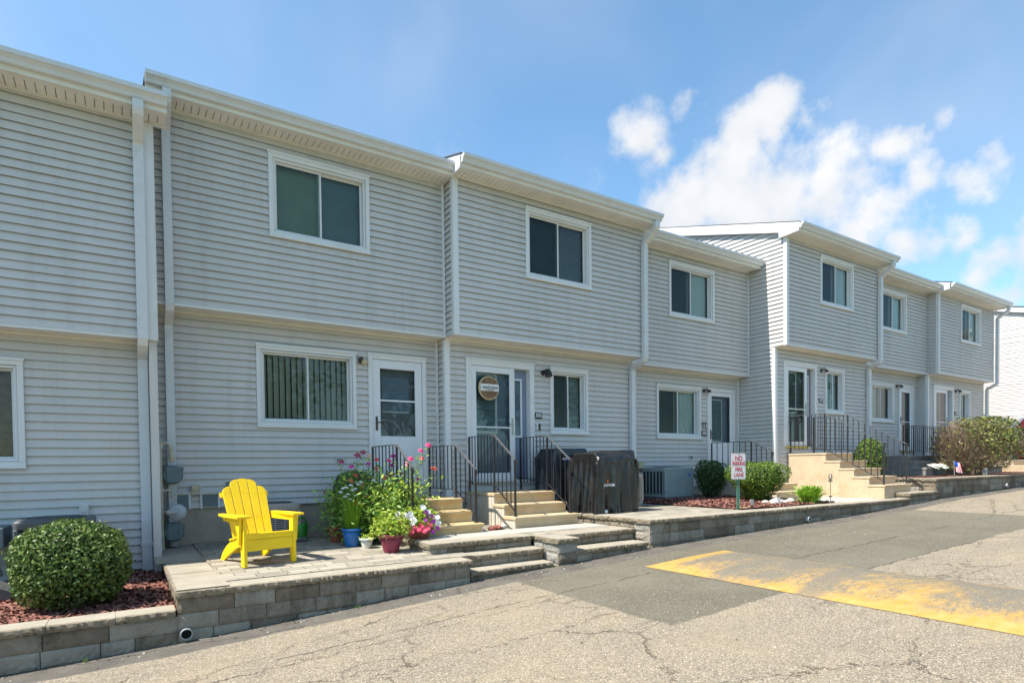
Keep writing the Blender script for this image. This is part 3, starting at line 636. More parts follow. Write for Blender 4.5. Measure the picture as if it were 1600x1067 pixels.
def storm_door(house, Y, x0, x1, z0, z1, kind, inner='door_blue'):
    """single doorway: casing, storm door, inner door"""
    c = MB().mat('trim')
    c.box(x0, x0+.075, Y-.04, Y+.02, z0, z1, .004); c.box(x1-.075, x1, Y-.04, Y+.02, z0, z1, .004); c.box(x0+.075, x1-.075, Y-.04, Y+.02, z1-.075, z1, .004)
    c.box(x0-.01, x1+.01, Y-.055, Y-.02, z1-.004, z1+.022)
    c.mat('trim' if kind == 'two_lite' else 'mat_yellow').box(x0+.05, x1-.05, Y-.07, Y+.05, z0-.03, z0+.02)
    d = c.build('door_frame', house)
    a, b, top = x0+.08, x1-.08, z1-.08
    s = MB().mat('door_white'); y0, y1 = Y-.02, Y+.015
    if kind == 'two_lite': g0, g1, midr = z0+.78, top-.14, True; st = .125
    elif kind == 'top_lite': g0, g1, midr = z0+.80, top-.10, False; st = .10
    else: g0, g1, midr = z0+.16, top-.12, True; st = .11
    s.box(a, a+st, y0, y1, z0+.02, top, .003); s.box(b-st, b, y0, y1, z0+.02, top, .003)
    s.box(a+st, b-st, y0, y1, g1, top, .003); s.box(a+st, b-st, y0, y1, z0+.02, g0, .003)
    if kind != 'full': 
        s.box(a+st+.05, b-st-.05, y0-.008, y0+.004, z0+.16, g0-.12, .003)
    if midr: zm = g0+(g1-g0)*(.53 if kind == 'two_lite' else .45); s.box(a+st, b-st, y0+.004, y1-.004, zm-.014, zm+.014)
    so = s.build('storm_door', house)
    p = MB().mat('glass'); p.poly([(a+st, Y, g0), (b-st, Y, g0), (b-st, Y, g1), (a+st, Y, g1)]); p.build('pane', so)
    h = MB().mat('bronze'); hz = z0+1.0; hx = a+.055
    h.box(hx-.018, hx+.018, y0-.012, y0, hz-.13, hz+.10, .004); h.tube([(hx, y0-.03, hz), (hx+.11, y0-.04, hz+.005)], .009); h.tube([(hx, y0, hz), (hx, y0-.035, hz)], .008); h.build('handle', so)
    recess(so, a, b, Y+.02, z0+.02, top, .35)
    if kind == 'two_lite':
        q = MB().mat('door_dark'); q.box(a+.02, b-.02, Y+.10, Y+.14, z0+.03, top-.02); q.mat('door_blue').box(a+.20, b-.20, Y+.092, Y+.10, g0+.42, g1-.12); q.mat('trim').box(a+.2, b-.2, Y+.088, Y+.0915, g0+.40, g0+.425); q.mat('door_white')
        pts = [(a+.25+.28*math.cos(t), Y+.095, g0+.02+.26*math.sin(t)) for t in [math.pi*i/12 for i in range(13)]]
        q.tube(pts, .006, 5); q.build('inner_door', so)
    else:
        q = MB().mat(inner); q.box(a+.02, b-.02, Y+.10, Y+.14, z0+.03, top-.02); io = q.build('inner_door', so)
        if kind == 'top_lite': lite(so, a+.10, b-.30, Y+.085, g0+.02, g1-.06, .03, 'door_white', 'blind_pale')
    return d

def double_entry(house, Y, x0, x1, z0, z1, inner='door_blue', plaque=False, split=0.70, glass='glass', detail=True):
    """storm door with a sidelight alcove to its right"""
    c = MB().mat('trim')
    xs = x0+(x1-x0)*split
    c.box(x0, x0+.10, Y-.04, Y+.12, z0, z1, .004); c.box(x1-.10, x1, Y-.04, Y+.18, z0, z1, .004); c.box(x0+.10, x1-.10, Y-.04, Y+.12, z1-.10, z1, .004)
    c.box(x0-.01, x1+.01, Y-.055, Y-.02, z1-.004, z1+.022); c.box(xs-.03, xs+.015, Y+.0, Y+.14, z0, z1-.10)
    c.mat('trim' if detail else 'mat_yellow').box(x0+.08, xs, Y-.07, Y+.10, z0-.03, z0+.018)
    d = c.build('door_frame', house)
    # storm door
    a, b, top = x0+.105, xs-.01, z1-.105; s = MB().mat('door_white'); st = .10; y0, y1 = Y-.025, Y+.01
    s.box(a, a+st, y0, y1, z0+.02, top, .003); s.box(b-st, b, y0, y1, z0+.02, top, .003); s.box(a+st, b-st, y0, y1, top-.11, top, .003); s.box(a+st, b-st, y0, y1, z0+.02, z0+.13, .003)
    zm = z0+.95
    s.box(a+st, b-st, y0+.006, y1-.012, zm-.012, zm+.012)
    so = s.build('storm_door', house)
    p = MB().mat(glass); p.poly([(a+st, Y-.005, z0+.13), (b-st, Y-.005, z0+.13), (b-st, Y-.005, top-.11), (a+st, Y-.005, top-.11)]); p.build('pane', so)
    h = MB().mat('nickel'); hz = z0+.98; hx = b-.05
    h.box(hx-.02, hx+.02, y0-.012, y0, hz-.16, hz+.14, .006); h.tube([(hx, y0-.03, hz+.03), (hx-.09, y0-.04, hz+.03)], .009); h.tube([(hx, y0, hz+.03), (hx, y0-.035, hz+.03)], .008); h.build('handle', so)
    # inner door leaf and sidelight panel set back in the wall
    yi = Y+.09; q = MB().mat(inner); q.box(a-.02, b+.0, yi, yi+.04, z0+.02, top+.02)
    for px0, px1, pz0, pz1 in ((a+.10, a+.40, z0+.15, z0+.62), (b-.42+.0, b-.10, z0+.15, z0+.62)):
        frame_box(q, px0, px1, yi-.012, yi+.004, pz0, pz1, .018)
    io = q.build('front_door', house)
    lite(io, a+.05, a+.05+.60*(b-a), yi-.004, z0+.84, top-.10, .045, 'door_white', 'blind_pale' if detail else None)
    q = MB().mat(inner); q.box(b+.0, x1-.10, yi+.002, yi+.04, z0+.02, top+.02); sl = q.build('sidelight', house)
    lite(sl, xs+.03, xs+.03+(x1-.12-xs)*.62, yi-.004, z0+.78, top-.16, .035, 'door_white', None)
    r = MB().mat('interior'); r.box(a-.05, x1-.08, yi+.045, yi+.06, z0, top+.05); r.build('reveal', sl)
    return so

def wall_lamp(house, x, Y, z, style=0):
    m = MB().mat('bronze' if style != 1 else 'black'); m.lathe((0, 0, 0), [(0.05, 0), (0.05, 0.015), (0.03, 0.03)], 14)
    m.xf(Matrix.Translation((x, Y-.02, z)) @ Matrix.Rotation(math.pi/2, 4, 'X')); k = len(m.v)
    if style == 0:
        m.mat('box_beige'); m.ball((x+.035, Y-.09, z-.03), (.055, .06, .05))
        m.mat('bronze').ball((x-.02, Y-.07, z+.01), (.045, .055, .04))
    elif style == 1:
        m.lathe((0, 0, 0), [(.075, 0), (.068, .05), (.045, .12), (.035, .13)], 14); m.xf(Matrix.Translation((x+.04, Y-.16, z-.08)) @ Matrix.Rotation(-.25, 4, 'X'), k)
        m.tube([(x, Y-.03, z+.01), (x+.02, Y-.12, z+.05)], .018)
    else:
        m.tube([(x, Y-.03, z), (x+.02, Y-.10, z+.03), (x+.06, Y-.13, z)], .018); m.lathe((x+.07, Y-.13, z-.05), [(.055, 0), (.05, .03), (.025, .07)], 12)
        m.mat('sign_white').ball((x+.07, Y-.13, z-.065), (.045, .045, .035))
    m.build('wall_lamp', house)

def front(Y): return lambda u, n, z: (u, Y-n, z)
def leftside(X): return lambda u, n, z: (X-n, u, z)

PITCH = 0.30
def house(i, x0, x1, yl, yu, z0, zb, zt, zs, lopen, uopen, label, left_side=None, gl=None, gr=None, left_board=True, fnd=None):
    """i-th townhouse. yl/yu lower & upper wall planes, z0 siding foot, zb underside of upper storey, zt eave soffit"""
    h = empty('townhouse', (x0, yl, z0), label, 'house', 'row of grey sided townhouses')
    lw = MB(); siding(lw, front(yl), x0, x1, z0, zb, lopen); lw.mat('siding'); sheath(lw, front(yl), x0, x1, z0, zb, lopen); lw.build('lower_wall', h)
    uw = MB(); siding(uw, front(yu), x0, x1, zb+.02, zt, uopen); sheath(uw, front(yu), x0, x1, zb+.02, zt, uopen)
    uw.mat('trim').box(x0, x1, yu-.026, yu+.01, zb-.01, zb+.02); uw.build('upper_wall', h)
    # underside of the jetty
    so = MB().mat('soffit'); so.box(x0, x1, yu+.0101, yl-.0005, zb-.006, zb+.012)
    so.box(x0, x1, yl-.034, yl-.004, zb-.030, zb-.0062); so.build('jetty_soffit', h)
    # foundation
    fz0 = fnd if fnd is not None else z0-1.2
    f = MB().mat('foundation'); f.box(x0, x1, yl+.02, yl+.2, fz0, z0+.005); f.build('foundation', h)
    # body behind
    ridge_y = yu+5.2; e0 = yu-.36; zl = zt+.17
    b = MB().mat('siding'); b.poly([(x0, yl+9.8, fz0), (x1, yl+9.8, fz0), (x1, yl+9.8, zt), (x0, yl+9.8, zt)])
    b.build('rear_wall', h)
    # eave: soffit with vent slots, fascia, gutter
    s = MB().mat('soffit'); ys0, ys1, ys2 = e0, yu-.25, yu-.04
    gx0, gx1 = (gl if gl is not None else x0-.03), (gr if gr is not None else x1-.02)
    s.box(gx0, gx1, ys0, ys1, zt, zt+.01); s.box(gx0, gx1, ys2, yu-.0005, zt, zt+.01)
    n = int((gx1-gx0)/0.088); st = (gx1-gx0)/n
    for k in range(n): s.box(gx0+k*st+.0042, gx0+(k+1)*st-.0042, ys1+.0002, ys2-.0002, zt, zt+.01)
    s.mat('foundation').box(gx0+.001, gx1-.001, ys1-.02, ys2+.02, zt+.02, zt+.024)
    s.mat('trim').box(gx0, gx1, yu-.030, yu-.004, zt-.022, zt-.0004)
    s.build('eave_soffit', h)
    fa = MB().mat('soffit'); fa.box(gx0, gx1, e0-.02, e0-.0005, zt-.012, zl-.02); fa.build('fascia', h)
    g = MB().mat('gutter'); yb = e0-.022
    pr = [(yb, zl-.125), (yb-.052, zl-.125), (yb-.062, zl-.110), (yb-.070, zl-.085), (yb-.098, zl-.060), (yb-.118, zl-.050), (yb-.120, zl-.045), (yb-.120, zl), (yb-.108, zl+.004), (yb-.106, zl-.012), (yb, zl-.012)]
    g.prism(pr, 'x', gx0, gx1); g.build('gutter', h)
    # roof
    r = MB().mat('shingle'); y_e = e0-.045; zr = zl+.005
    def roofz(y): return zr+(y-y_e)*PITCH
    rx0 = gx0-.012 if left_side else gx0
    for th, mt in ((0.02, 'shingle'),):
        r.loft([[(rx0, y_e, roofz(y_e)), (rx0, ridge_y, roofz(ridge_y)), (rx0, ridge_y, roofz(ridge_y)+th), (rx0, y_e, roofz(y_e)+th)],
                [(gx1, y_e, roofz(y_e)), (gx1, ridge_y, roofz(ridge_y)), (gx1, ridge_y, roofz(ridge_y)+th), (gx1, y_e, roofz(y_e)+th)]])
        yr = 2*ridge_y-y_e
        r.loft([[(rx0, ridge_y, roofz(ridge_y)), (rx0, yr, roofz(y_e)), (rx0, yr, roofz(y_e)+th), (rx0, ridge_y, roofz(ridge_y)+th)],
                [(gx1, ridge_y, roofz(ridge_y)), (gx1, yr, roofz(y_e)), (gx1, yr, roofz(y_e)+th), (gx1, ridge_y, roofz(ridge_y)+th)]])
    r.build('roof', h)
    # left gable side
    ls = MB()
    def clip(z, a, b):
        if z > zl-.02: return (y_e+(z-zl+.02)/PITCH+.0, b)
        return (a, b)
    siding(ls, leftside(x0), yl, yl+9.8, z0, zb, ()) if left_side else None
    if left_side:
        siding(ls, leftside(x0), yu, yu+9.5, zb, roofz(ridge_y)-.2, (), umax=lambda z, a, b: (a if z < zl else max(a, y_e+(z-zr)/PITCH+.05), min(b, 2*ridge_y-y_e-(z-zr)/PITCH) if z > zl else b))
    ls.mat('siding')
    ls.poly([(x0+.006, yl, z0-.3), (x0+.006, yl+9.8, z0-.3), (x0+.006, yl+9.8, zb), (x0+.006, yl, zb)])
    ls.poly([(x0+.006, yu, zb), (x0+.006, yl+9.8, zb), (x0+.006, yl+9.8, zl), (x0+.006, ridge_y, roofz(ridge_y)), (x0+.006, yu, roofz(yu))])
    ls.build('side_wall', h)
    if left_side:
        rk = MB().mat('trim'); d = .235; ov = left_side
        pts = [(y_e, roofz(y_e)-.002), (ridge_y, roofz(ridge_y)-.002), (ridge_y, roofz(ridge_y)-d), (yu+.12, roofz(yu+.12)-d), (yu+.12, zt-.03), (yu-.02, zt-.03), (e0-.022, zt-.014), (e0-.022, zl-.13)]
        rk.prism(pts, 'x', x0-ov, x0-.022)
        rk.build('rake_board', h)
        if ov > .05: q = MB().mat('soffit'); q.prism([(e0, zt-.001), (yu+.118, zt-.001), (yu+.118, zt+.012), (e0, zt+.012)], 'x', x0-ov+.0, gx0); 
    # right side wall (plain)
    rs = MB().mat('siding'); rs.poly([(x1-.004, yl, fz0), (x1-.004, yl+9.8, fz0), (x1-.004, yl+9.8, zb), (x1-.004, yl, zb)])
    rs.poly([(x1-.004, yu, zb), (x1-.004, yl+9.8, zb), (x1-.004, yl+9.8, zl), (x1-.004, ridge_y, roofz(ridge_y)), (x1-.004, yu, roofz(yu))]); rs.build('party_wall', h)
    # corner boards
    if left_board:
        c = MB().mat('trim')
        for Y, a, b in ((yl, z0-.02, zb-.031), (yu, zb-.014, zt-.023)):
            c.box(x0-.026, x0+.075, Y-.030, Y-.002, a, b); c.box(x0-.026, x0-.001, Y-.0019, Y+.055, a, b)
        c.build('corner_board', h)
    return h

def downspout(h, x, yu, yl, z_top, zb, z_foot, yg, w=.10, d=.075, collar=None, wl=None, yfix=None):
    m = MB().mat('gutter'); ya = yu-.045-d/2; yb_ = yl-.045-d/2
    if yfix: yb_ = yfix
    pts = [(x, yg, z_top), (x, yg, z_top-.09), (x, yg+.02, z_top-.13), (x, ya-.02, z_top-.33), (x, ya, z_top-.37), (x, ya, zb-.02), (x, ya+.02, zb-.07), (x, yb_-.02, zb-.20), (x, yb_, zb-.26), (x, yb_, z_foot)]
    m.rtube(pts, w, d, (1, 0, 0))
    if collar: m.rtube([(x, yb_, collar), (x, yb_, collar-.05)], w+.02, d+.02, (1, 0, 0))
    for z in (z_top-.45, zb+1.2, zb+.1, zb-1.0): m.box(x-w/2-.004, x+w/2+.004, (ya if z > zb else yb_)-d/2-.003, (ya if z > zb else yb_)+d/2+.003, z, z+.03)
    m.build('downspout', h)

# ---- townhouse 1 (far left)
op = lambda *r: [opening(*q) for q in r]
w1l = (-1.90, -.94, 1.655, 2.885)
H1 = house(1, -3.98, .38, 8.92, 8.60, .36, 3.21, 5.83, 0, op(w1l), op((-2.4, -1.9, 3.9, 5.1)), 'leftmost grey sided townhouse, lower than its neighbour, behind the round clipped bush', gr=.53, left_board=False, fnd=-.6)
window(H1, 8.92, *w1l, left='blind_dark', right='plaque_wood', lscreen=False)
window(H1, 8.60, -2.4-.03, -1.9+.03, 3.87, 5.13)
c = MB().mat('trim'); c.box(.285, .383, 8.555, 8.598, 3.19, 5.81); c.box(.383, .40, 8.57, 8.9, 3.19, 5.81); c.box(.275, .392, 8.86, 8.918, .30, 3.17); c.box(.384, .40, 8.918, 9.5, .3, 3.17); c.mat('siding').box(.3, .3825, 8.6, 9.5, .1, 5.95); c.build('corner_board', H1)
downspout(H1, .235, 8.60, 8.92, 5.86, 3.21, .34, 8.18, w=.108, d=.075, collar=.70)
o = MB().mat('box_grey'); o.box(-.455, -.355, 8.86, 8.90, 1.06, 1.20, .01); o.box(-.43, -.38, 8.85, 8.862, 1.10, 1.16, .005); o.build('outlet_box', H1)
# ---- townhouse 2
w2l = (1.68, 3.185, 2.235, 3.435); w2u = (1.84, 3.335, 4.96, 6.145); d2 = (3.385, 4.415, 1.34, 3.455)
H2 = house(2, .38, 4.67, 9.50, 9.18, 1.06, 3.80, 6.37, 0, [opening(*w2l), (d2[0]+.03, d2[1]-.03, d2[2]+.0, d2[3]-.03)], op(w2u), 'grey sided townhouse behind the yellow chair and the flower pots', gl=.335, gr=4.66, left_board=False, fnd=.3)
window(H2, 9.50, *w2l, left='vblind', style='vertical', lscreen=False)
window(H2, 9.18, *w2u, left='blind_green', right='blind_dark', lscreen=False)
storm_door(H2, 9.50, *d2, 'two_lite')
wall_lamp(H2, 3.27, 9.50, 3.33, 0)
c = MB().mat('trim'); c.box(4.60, 4.64, 9.14, 9.174, 3.81, 6.35); c.box(4.60, 4.64, 9.46, 9.494, 1.0, 3.77); c.build('inside_corner', H2)
downspout(H2, .565, 9.18, 9.50, 6.40, 3.80, .58, 8.76, w=.10, d=.075)
o = MB().mat('box_beige'); o.box(.79, .895, 9.42, 9.475, 1.25, 1.385, .01); o.box(.82, .865, 9.41, 9.422, 1.30, 1.34); o.build('outlet_box', H2)
o = MB().mat('meter'); 
for a, b in ((.56, .76), (.93, 1.13), (1.24, 1.44)):
    o.box(a, b, 9.455, 9.475, 1.08 if a < 1.2 else 1.2, 1.27 if a < 1.2 else 1.42)
o.mat('trim')
for a, b in ((.76, .785), (.905, .93), (1.13, 1.155)): o.box(a, b, 9.45, 9.478, 1.05, 1.29)
o.build('foundation_panel', H2)
o = MB().mat('box_grey'); o.box(2.83, 2.95, 9.452, 9.478, 1.69, 1.76); 
for k in range(4): o.mat('ac_dark').box(2.845+k*.026, 2.86+k*.026, 9.447, 9.453, 1.70, 1.75)
o.build('vent_hood', H2)
# ---- townhouse 3
w3l = (6.885, 7.825, 2.215, 3.465); w3u = (6.10, 7.62, 4.96, 6.195); d3 = (5.055, 6.51, 1.35, 3.485)
H3 = house(3, 4.67, 9.06, 9.24, 8.87, 1.06, 3.80, 6.39, 0, [opening(*w3l), (d3[0]+.03, d3[1]-.03, d3[2]+.0, d3[3]-.03)], op(w3u), 'grey sided townhouse with a blue door and round wooden welcome plaque', left_side=.055, gl=4.615, gr=9.12, fnd=.3)
window(H3, 9.24, *w3l, left='blind_pale', right='blind_pale', style='slats')
window(H3, 8.87, *w3u, left='blind_dark', right='blind_pale', style='slats_right')
sd3 = double_entry(H3, 9.24, *d3)
wall_lamp(H3, 6.72, 9.24, 3.36, 1)
downspout(H3, 8.99, 8.87, 9.24, 6.42, 3.80, .82, 8.45, w=.115, d=.08)
# welcome plaque on the storm door
pq = empty('welcome_plaque', (5.50, 9.20, 2.99), 'round wooden plaque reading welcome hung on the glass of the blue front door', 'plaque')
m = MB(); m.mat('rope'); m.lathe((0, 0, 0), [(.205, 0), (.215, .012), (.205, .03)], 40); m.mat('plaque_wood'); m.lathe((0, 0, .0302), [(.192, 0), (.190, .004)], 40)
m.xf(Matrix.Translation((5.50, 9.195, 2.99)) @ Matrix.Rotation(math.pi/2, 4, 'X')); m.build('disc', pq)
m = MB().mat('sign_white'); m.box(5.315, 5.685, 9.152, 9.160, 2.935, 3.06); m.build('name_band', pq)
text_mesh('welcome', .092, 'dark_ink', 'lettering', pq, wall_text(0, -.0505, .012), shear=.4, sx=.95)
text_mesh('TO OUR HOME', .028, 'dark_ink', 'lettering', pq, wall_text(0, -.0505, -.038))
def plate(h, txt, x, Y, z, w=.16, hh=.10):
    m = MB().mat('dark_ink'); m.box(x-w/2, x+w/2, Y-.035, Y-.024, z-hh/2, z+hh/2, .003); p = m.build('house_number', h)
    t = text_mesh(txt, hh*.92, 'white_ink', 'digits', p, Matrix.Translation(-ORG[h.name]) @ wall_text(x, Y-.0365, z), bold=.0015, sx=.9); return p
plate(H3, '305', 6.60, 9.24, 2.545, .17, .115)
m = MB().mat('black'); m.box(6.61, 6.64, 9.20, 9.22, 2.26, 2.39); m.mat('box_grey').box(6.55, 6.59, 9.205, 9.22, 2.27, 2.38); m.build('doorbell', H3)
# ---- townhouse 4
w4l = (10.365, 11.895, 2.21, 3.445); w4u = (10.46, 12.03, 4.975, 6.20); d4 = (12.14, 13.215, 1.34, 3.46)
H4 = house(4, 9.06, 13.40, 9.81, 9.50, 1.06, 3.80, 6.41, 0, [opening(*w4l), (d4[0]+.03, d4[1]-.03, d4[2]+.0, d4[3]-.03)], op(w4u), 'set back grey sided townhouse behind the grey air conditioner and the no parking sign', gl=9.07, gr=13.36, left_board=False, fnd=.3)
window(H4, 9.81, *w4l, left='blind_dark', right='curtain', style='curtain')
window(H4, 9.50, *w4u, left='blind_dark', right='blind_pale')
storm_door(H4, 9.81, *d4, 'top_lite')
wall_lamp(H4, 12.02, 9.81, 3.39, 2)
plate(H4, '306', 12.02, 9.81, 2.35, .20, .13)
m = MB().mat('black'); m.tube([(11.95, 9.76, 2.62), (11.95, 9.76, 2.46)], .01); m.tube([(12.04, 9.76, 2.62), (12.04, 9.76, 2.46), (12.10, 9.74, 2.44)], .01); m.tube([(11.92, 9.76, 2.60), (12.10, 9.76, 2.60)], .008); m.build('bracket', H4)
o = MB().mat('box_beige'); o.box(9.74, 9.92, 9.72, 9.79, 1.50, 1.66, .01); o.build('outlet_box', H4)
o = MB().mat('box_grey'); o.box(11.46, 11.60, 9.765, 9.79, 1.72, 1.80); o.mat('ac_dark').box(11.48, 11.58, 9.76, 9.766, 1.735, 1.785); o.build('vent_hood', H4)
c = MB().mat('trim'); c.box(13.335, 13.37, 9.46, 9.494, 3.81, 6.39); c.box(13.335, 13.37, 9.77, 9.804, 1.0, 3.77); c.build('inside_corner', H4)
# ---- townhouse 5 (stands taller and forward, its left side in the sun)
w5l = (15.58, 16.52, 2.90, 4.07); w5u = (14.83, 16.395, 5.597, 6.80); d5 = (13.73, 15.19, 2.0, 4.11)
H5 = house(5, 13.40, 17.72, 8.78, 8.475, 1.03, 4.435, 7.01, 0, [opening(*w5l), (d5[0]+.03, d5[1]-.03, d5[2]+.0, d5[3]-.03)], op(w5u), 'tall forward grey sided townhouse with its sunlit white side, above the cream stairs', left_side=.11, gl=13.30, gr=17.95, fnd=.4)
window(H5, 8.78, *w5l, left='curtain', right='blind_dark', lscreen=False)
window(H5, 8.475, *w5u, left='blind_dark', right='curtain', style='curtain')
double_entry(H5, 8.78, *d5, inner='door_dark', detail=False)
wall_lamp(H5, 15.40, 8.78, 4.0, 2)
plate(H5, '307', 15.38, 8.78, 3.22, .17, .11)
downspout(H5, 17.72, 8.475, 8.78, 7.04, 4.43, 1.2, 8.06, w=.125, d=.08)
# ---- townhouse 6
w6l = (18.80, 20.205, 2.815, 3.965); w6u = (18.81, 20.335, 5.51, 6.69); d6 = (20.555, 21.50, 1.93, 3.99)
H6 = house(6, 17.72, 21.80, 9.21, 8.91, 1.25, 4.385, 6.95, 0, [opening(*w6l), (d6[0]+.03, d6[1]-.03, d6[2]+.0, d6[3]-.03)], op(w6u), 'set back grey sided townhouse with a dark glazed storm door, second from the right end', gl=17.74, gr=21.80, left_board=False, fnd=.6)
window(H6, 9.21, *w6l, left='curtain', right='blind_dark', lscreen=False)
window(H6, 8.91, *w6u, left='blind_dark', right='curtain', style='curtain')
storm_door(H6, 9.21, *d6, 'full', 'door_dark')
wall_lamp(H6, 20.42, 9.21, 3.96, 2)
# ---- townhouse 7
w7l = (24.13, 25.0, 2.80, 4.0); w7u = (23.42, 25.01, 5.545, 6.77); d7 = (22.19, 23.67, 1.93, 4.06)
H7 = house(7, 21.80, 26.20, 8.90, 8.60, 1.25, 4.385, 6.96, 0, [opening(*w7l), (d7[0]+.03, d7[1]-.03, d7[2]+.0, d7[3]-.03)], op(w7u), 'last grey sided townhouse on the right, behind the large dying bush', left_side=.10, gl=21.70, gr=26.42, fnd=.6)
window(H7, 8.90, *w7l, left='blind_dark', right='curtain', lscreen=False)
window(H7, 8.60, *w7u, left='blind_dark', right='curtain', style='curtain')
double_entry(H7, 8.90, *d7, inner='door_dark', detail=False)
wall_lamp(H7, 23.85, 8.90, 3.97, 2)
plate(H7, '309', 23.86, 8.90, 3.2, .2, .11)
downspout(H7, 26.30, 8.60, 8.90, 6.99, 4.38, 1.3, 8.19, w=.14, d=.08)
# ---- house beyond, side on
def far_house():
    X = 29.2; h = empty('neighbouring_house', (X, 8, 1.5), 'white sided end wall of the house beyond the row, lit by the sun', 'house')
    y0, y1 = 3.5, 20.0; ze = 5.95
    w = MB(); siding(w, leftside(X), y0, y1, 1.5, 8.3, (), umax=lambda z, a, b: (a if z < ze-.1 else a+(z-ze+.1)/.27, b if z < 6 else min(b, y0+10)), lip=.014)
    w.mat('siding').poly([(X+.01, y0, 0.6), (X+.01, y1, 0.6), (X+.01, y1, 6.0), (X+.01, y0+8.9, 8.35), (X+.01, y0, ze)]); 
    w.poly([(X+.01, y0, .6), (X+6, y0, .6), (X+6, y0, ze), (X+.01, y0, ze)]); w.build('side_wall', h)
    r = MB().mat('trim'); f = lambda y: ze+.12+(y-y0)*.27
    r.prism([(y0-.4, f(y0-.4)-.2), (y0+9, f(y0+9)-.2), (y0+9, f(y0+9)), (y0-.4, f(y0-.4))], 'x', X-.12, X-.025); r.build('rake_board', h)
    r = MB().mat('shingle'); r.prism([(y0-.5, f(y0-.5)+.001), (y0+9, f(y0+9)+.001), (y0+9, f(y0+9)+.03), (y0-.5, f(y0-.5)+.03)], 'x', X-.14, X+6); r.build('roof', h)
far_house()

# ------------------------------------------------------------------ walls, patios, steps
def rock_face(m, ax, a0, a1, z0, z1, n0, sgn, amp, seed, gap=.003, depth=.12):
    """one block whose visible face is rough. ax='x': runs along X facing -Y at y=n0; ax='y': runs along Y facing -X at x=n0"""
    r = np.random.default_rng(seed); a0 += gap; a1 -= gap; z0 += gap*.6; z1 -= gap*.6
    na = max(3, int((a1-a0)/.028)); nz = max(3, int((z1-z0)/.026))
    A = np.linspace(a0, a1, na+1); Z = np.linspace(z0, z1, nz+1)
    coarse = r.normal(size=(na//3+3, nz//2+3))
    D = np.zeros((na+1, nz+1))
    for i in range(na+1):
        for j in range(nz+1):
            u, v = i/3, j/2; iu, iv = int(u), int(v); fu, fv = u-iu, v-iv
            D[i, j] = (coarse[iu, iv]*(1-fu)+coarse[iu+1, iv]*fu)*(1-fv)+(coarse[iu, iv+1]*(1-fu)+coarse[iu+1, iv+1]*fu)*fv
    D = D*amp + r.normal(size=D.shape)*amp*.45 + amp*1.2
    D[0, :] = D[-1, :] = D[:, 0] = D[:, -1] = -amp*.6 + 0*D[0, 0]
    k = len(m.v)
    def P(a, d, z): return (a, n0-d, z) if ax == 'x' else (n0-d, a, z)
    for i in range(na+1):
        for j in range(nz+1): m.v.append(P(A[i], D[i, j], Z[j]))
    for i in range(na):
        for j in range(nz):
            q = k+i*(nz+1)+j; f = (q, q+nz+1, q+nz+2, q+1); m.face(f if ax == 'x' else f[::-1])
    e = -amp*.6
    for (p, q) in (((a0, z0), (a1, z0)), ((a1, z0), (a1, z1)), ((a1, z1), (a0, z1)), ((a0, z1), (a0, z0))):
        pts = [P(p[0], e, p[1]), P(p[0], -depth, p[1]), P(q[0], -depth, q[1]), P(q[0], e, q[1])]
        m.poly(pts if ax == 'x' else pts[::-1])
def course(m, ax, a0, a1, z0, z1, n0, seed, lo=.24, hi=.48, amp=.006, zfoot=None):
    r = random.Random(seed); a = a0; own = m.cur
    while a < a1-.01:
        m.mat(r.choice((m.mats[own], m.mats[own], 'block_brown', 'block_light'))); L = r.uniform(lo, hi); b = a+L
        if a1-b < lo*.6: b = a1
        b = min(b, a1)
        if zfoot is None or z1 > zfoot(a if zfoot(a) < zfoot(b) else b)-.03: rock_face(m, ax, a, b, z0, z1, n0, 1, amp, r.randrange(10**6))
        a = b
def block_wall(name_parent, a0, a1, n0, ztop, rows, ax='x', h=.146, seed=1, mat='block', zfoot=None, back=.25, name='block_wall'):
    m = MB().mat(mat)
    for k in range(rows):
        z1 = ztop-k*h; course(m, ax, a0, a1, z1-h, z1, n0, seed*31+k, zfoot=zfoot)
    m.mat('dark')
    if ax == 'x': m.box(a0+.06, a1-.004, n0+.035, n0+back, ztop-rows*h, ztop-.004)
    else: m.box(n0+.035, n0+back, a0+.004, a1-.004, ztop-rows*h, ztop-.004)
    return m.build(name, name_parent)
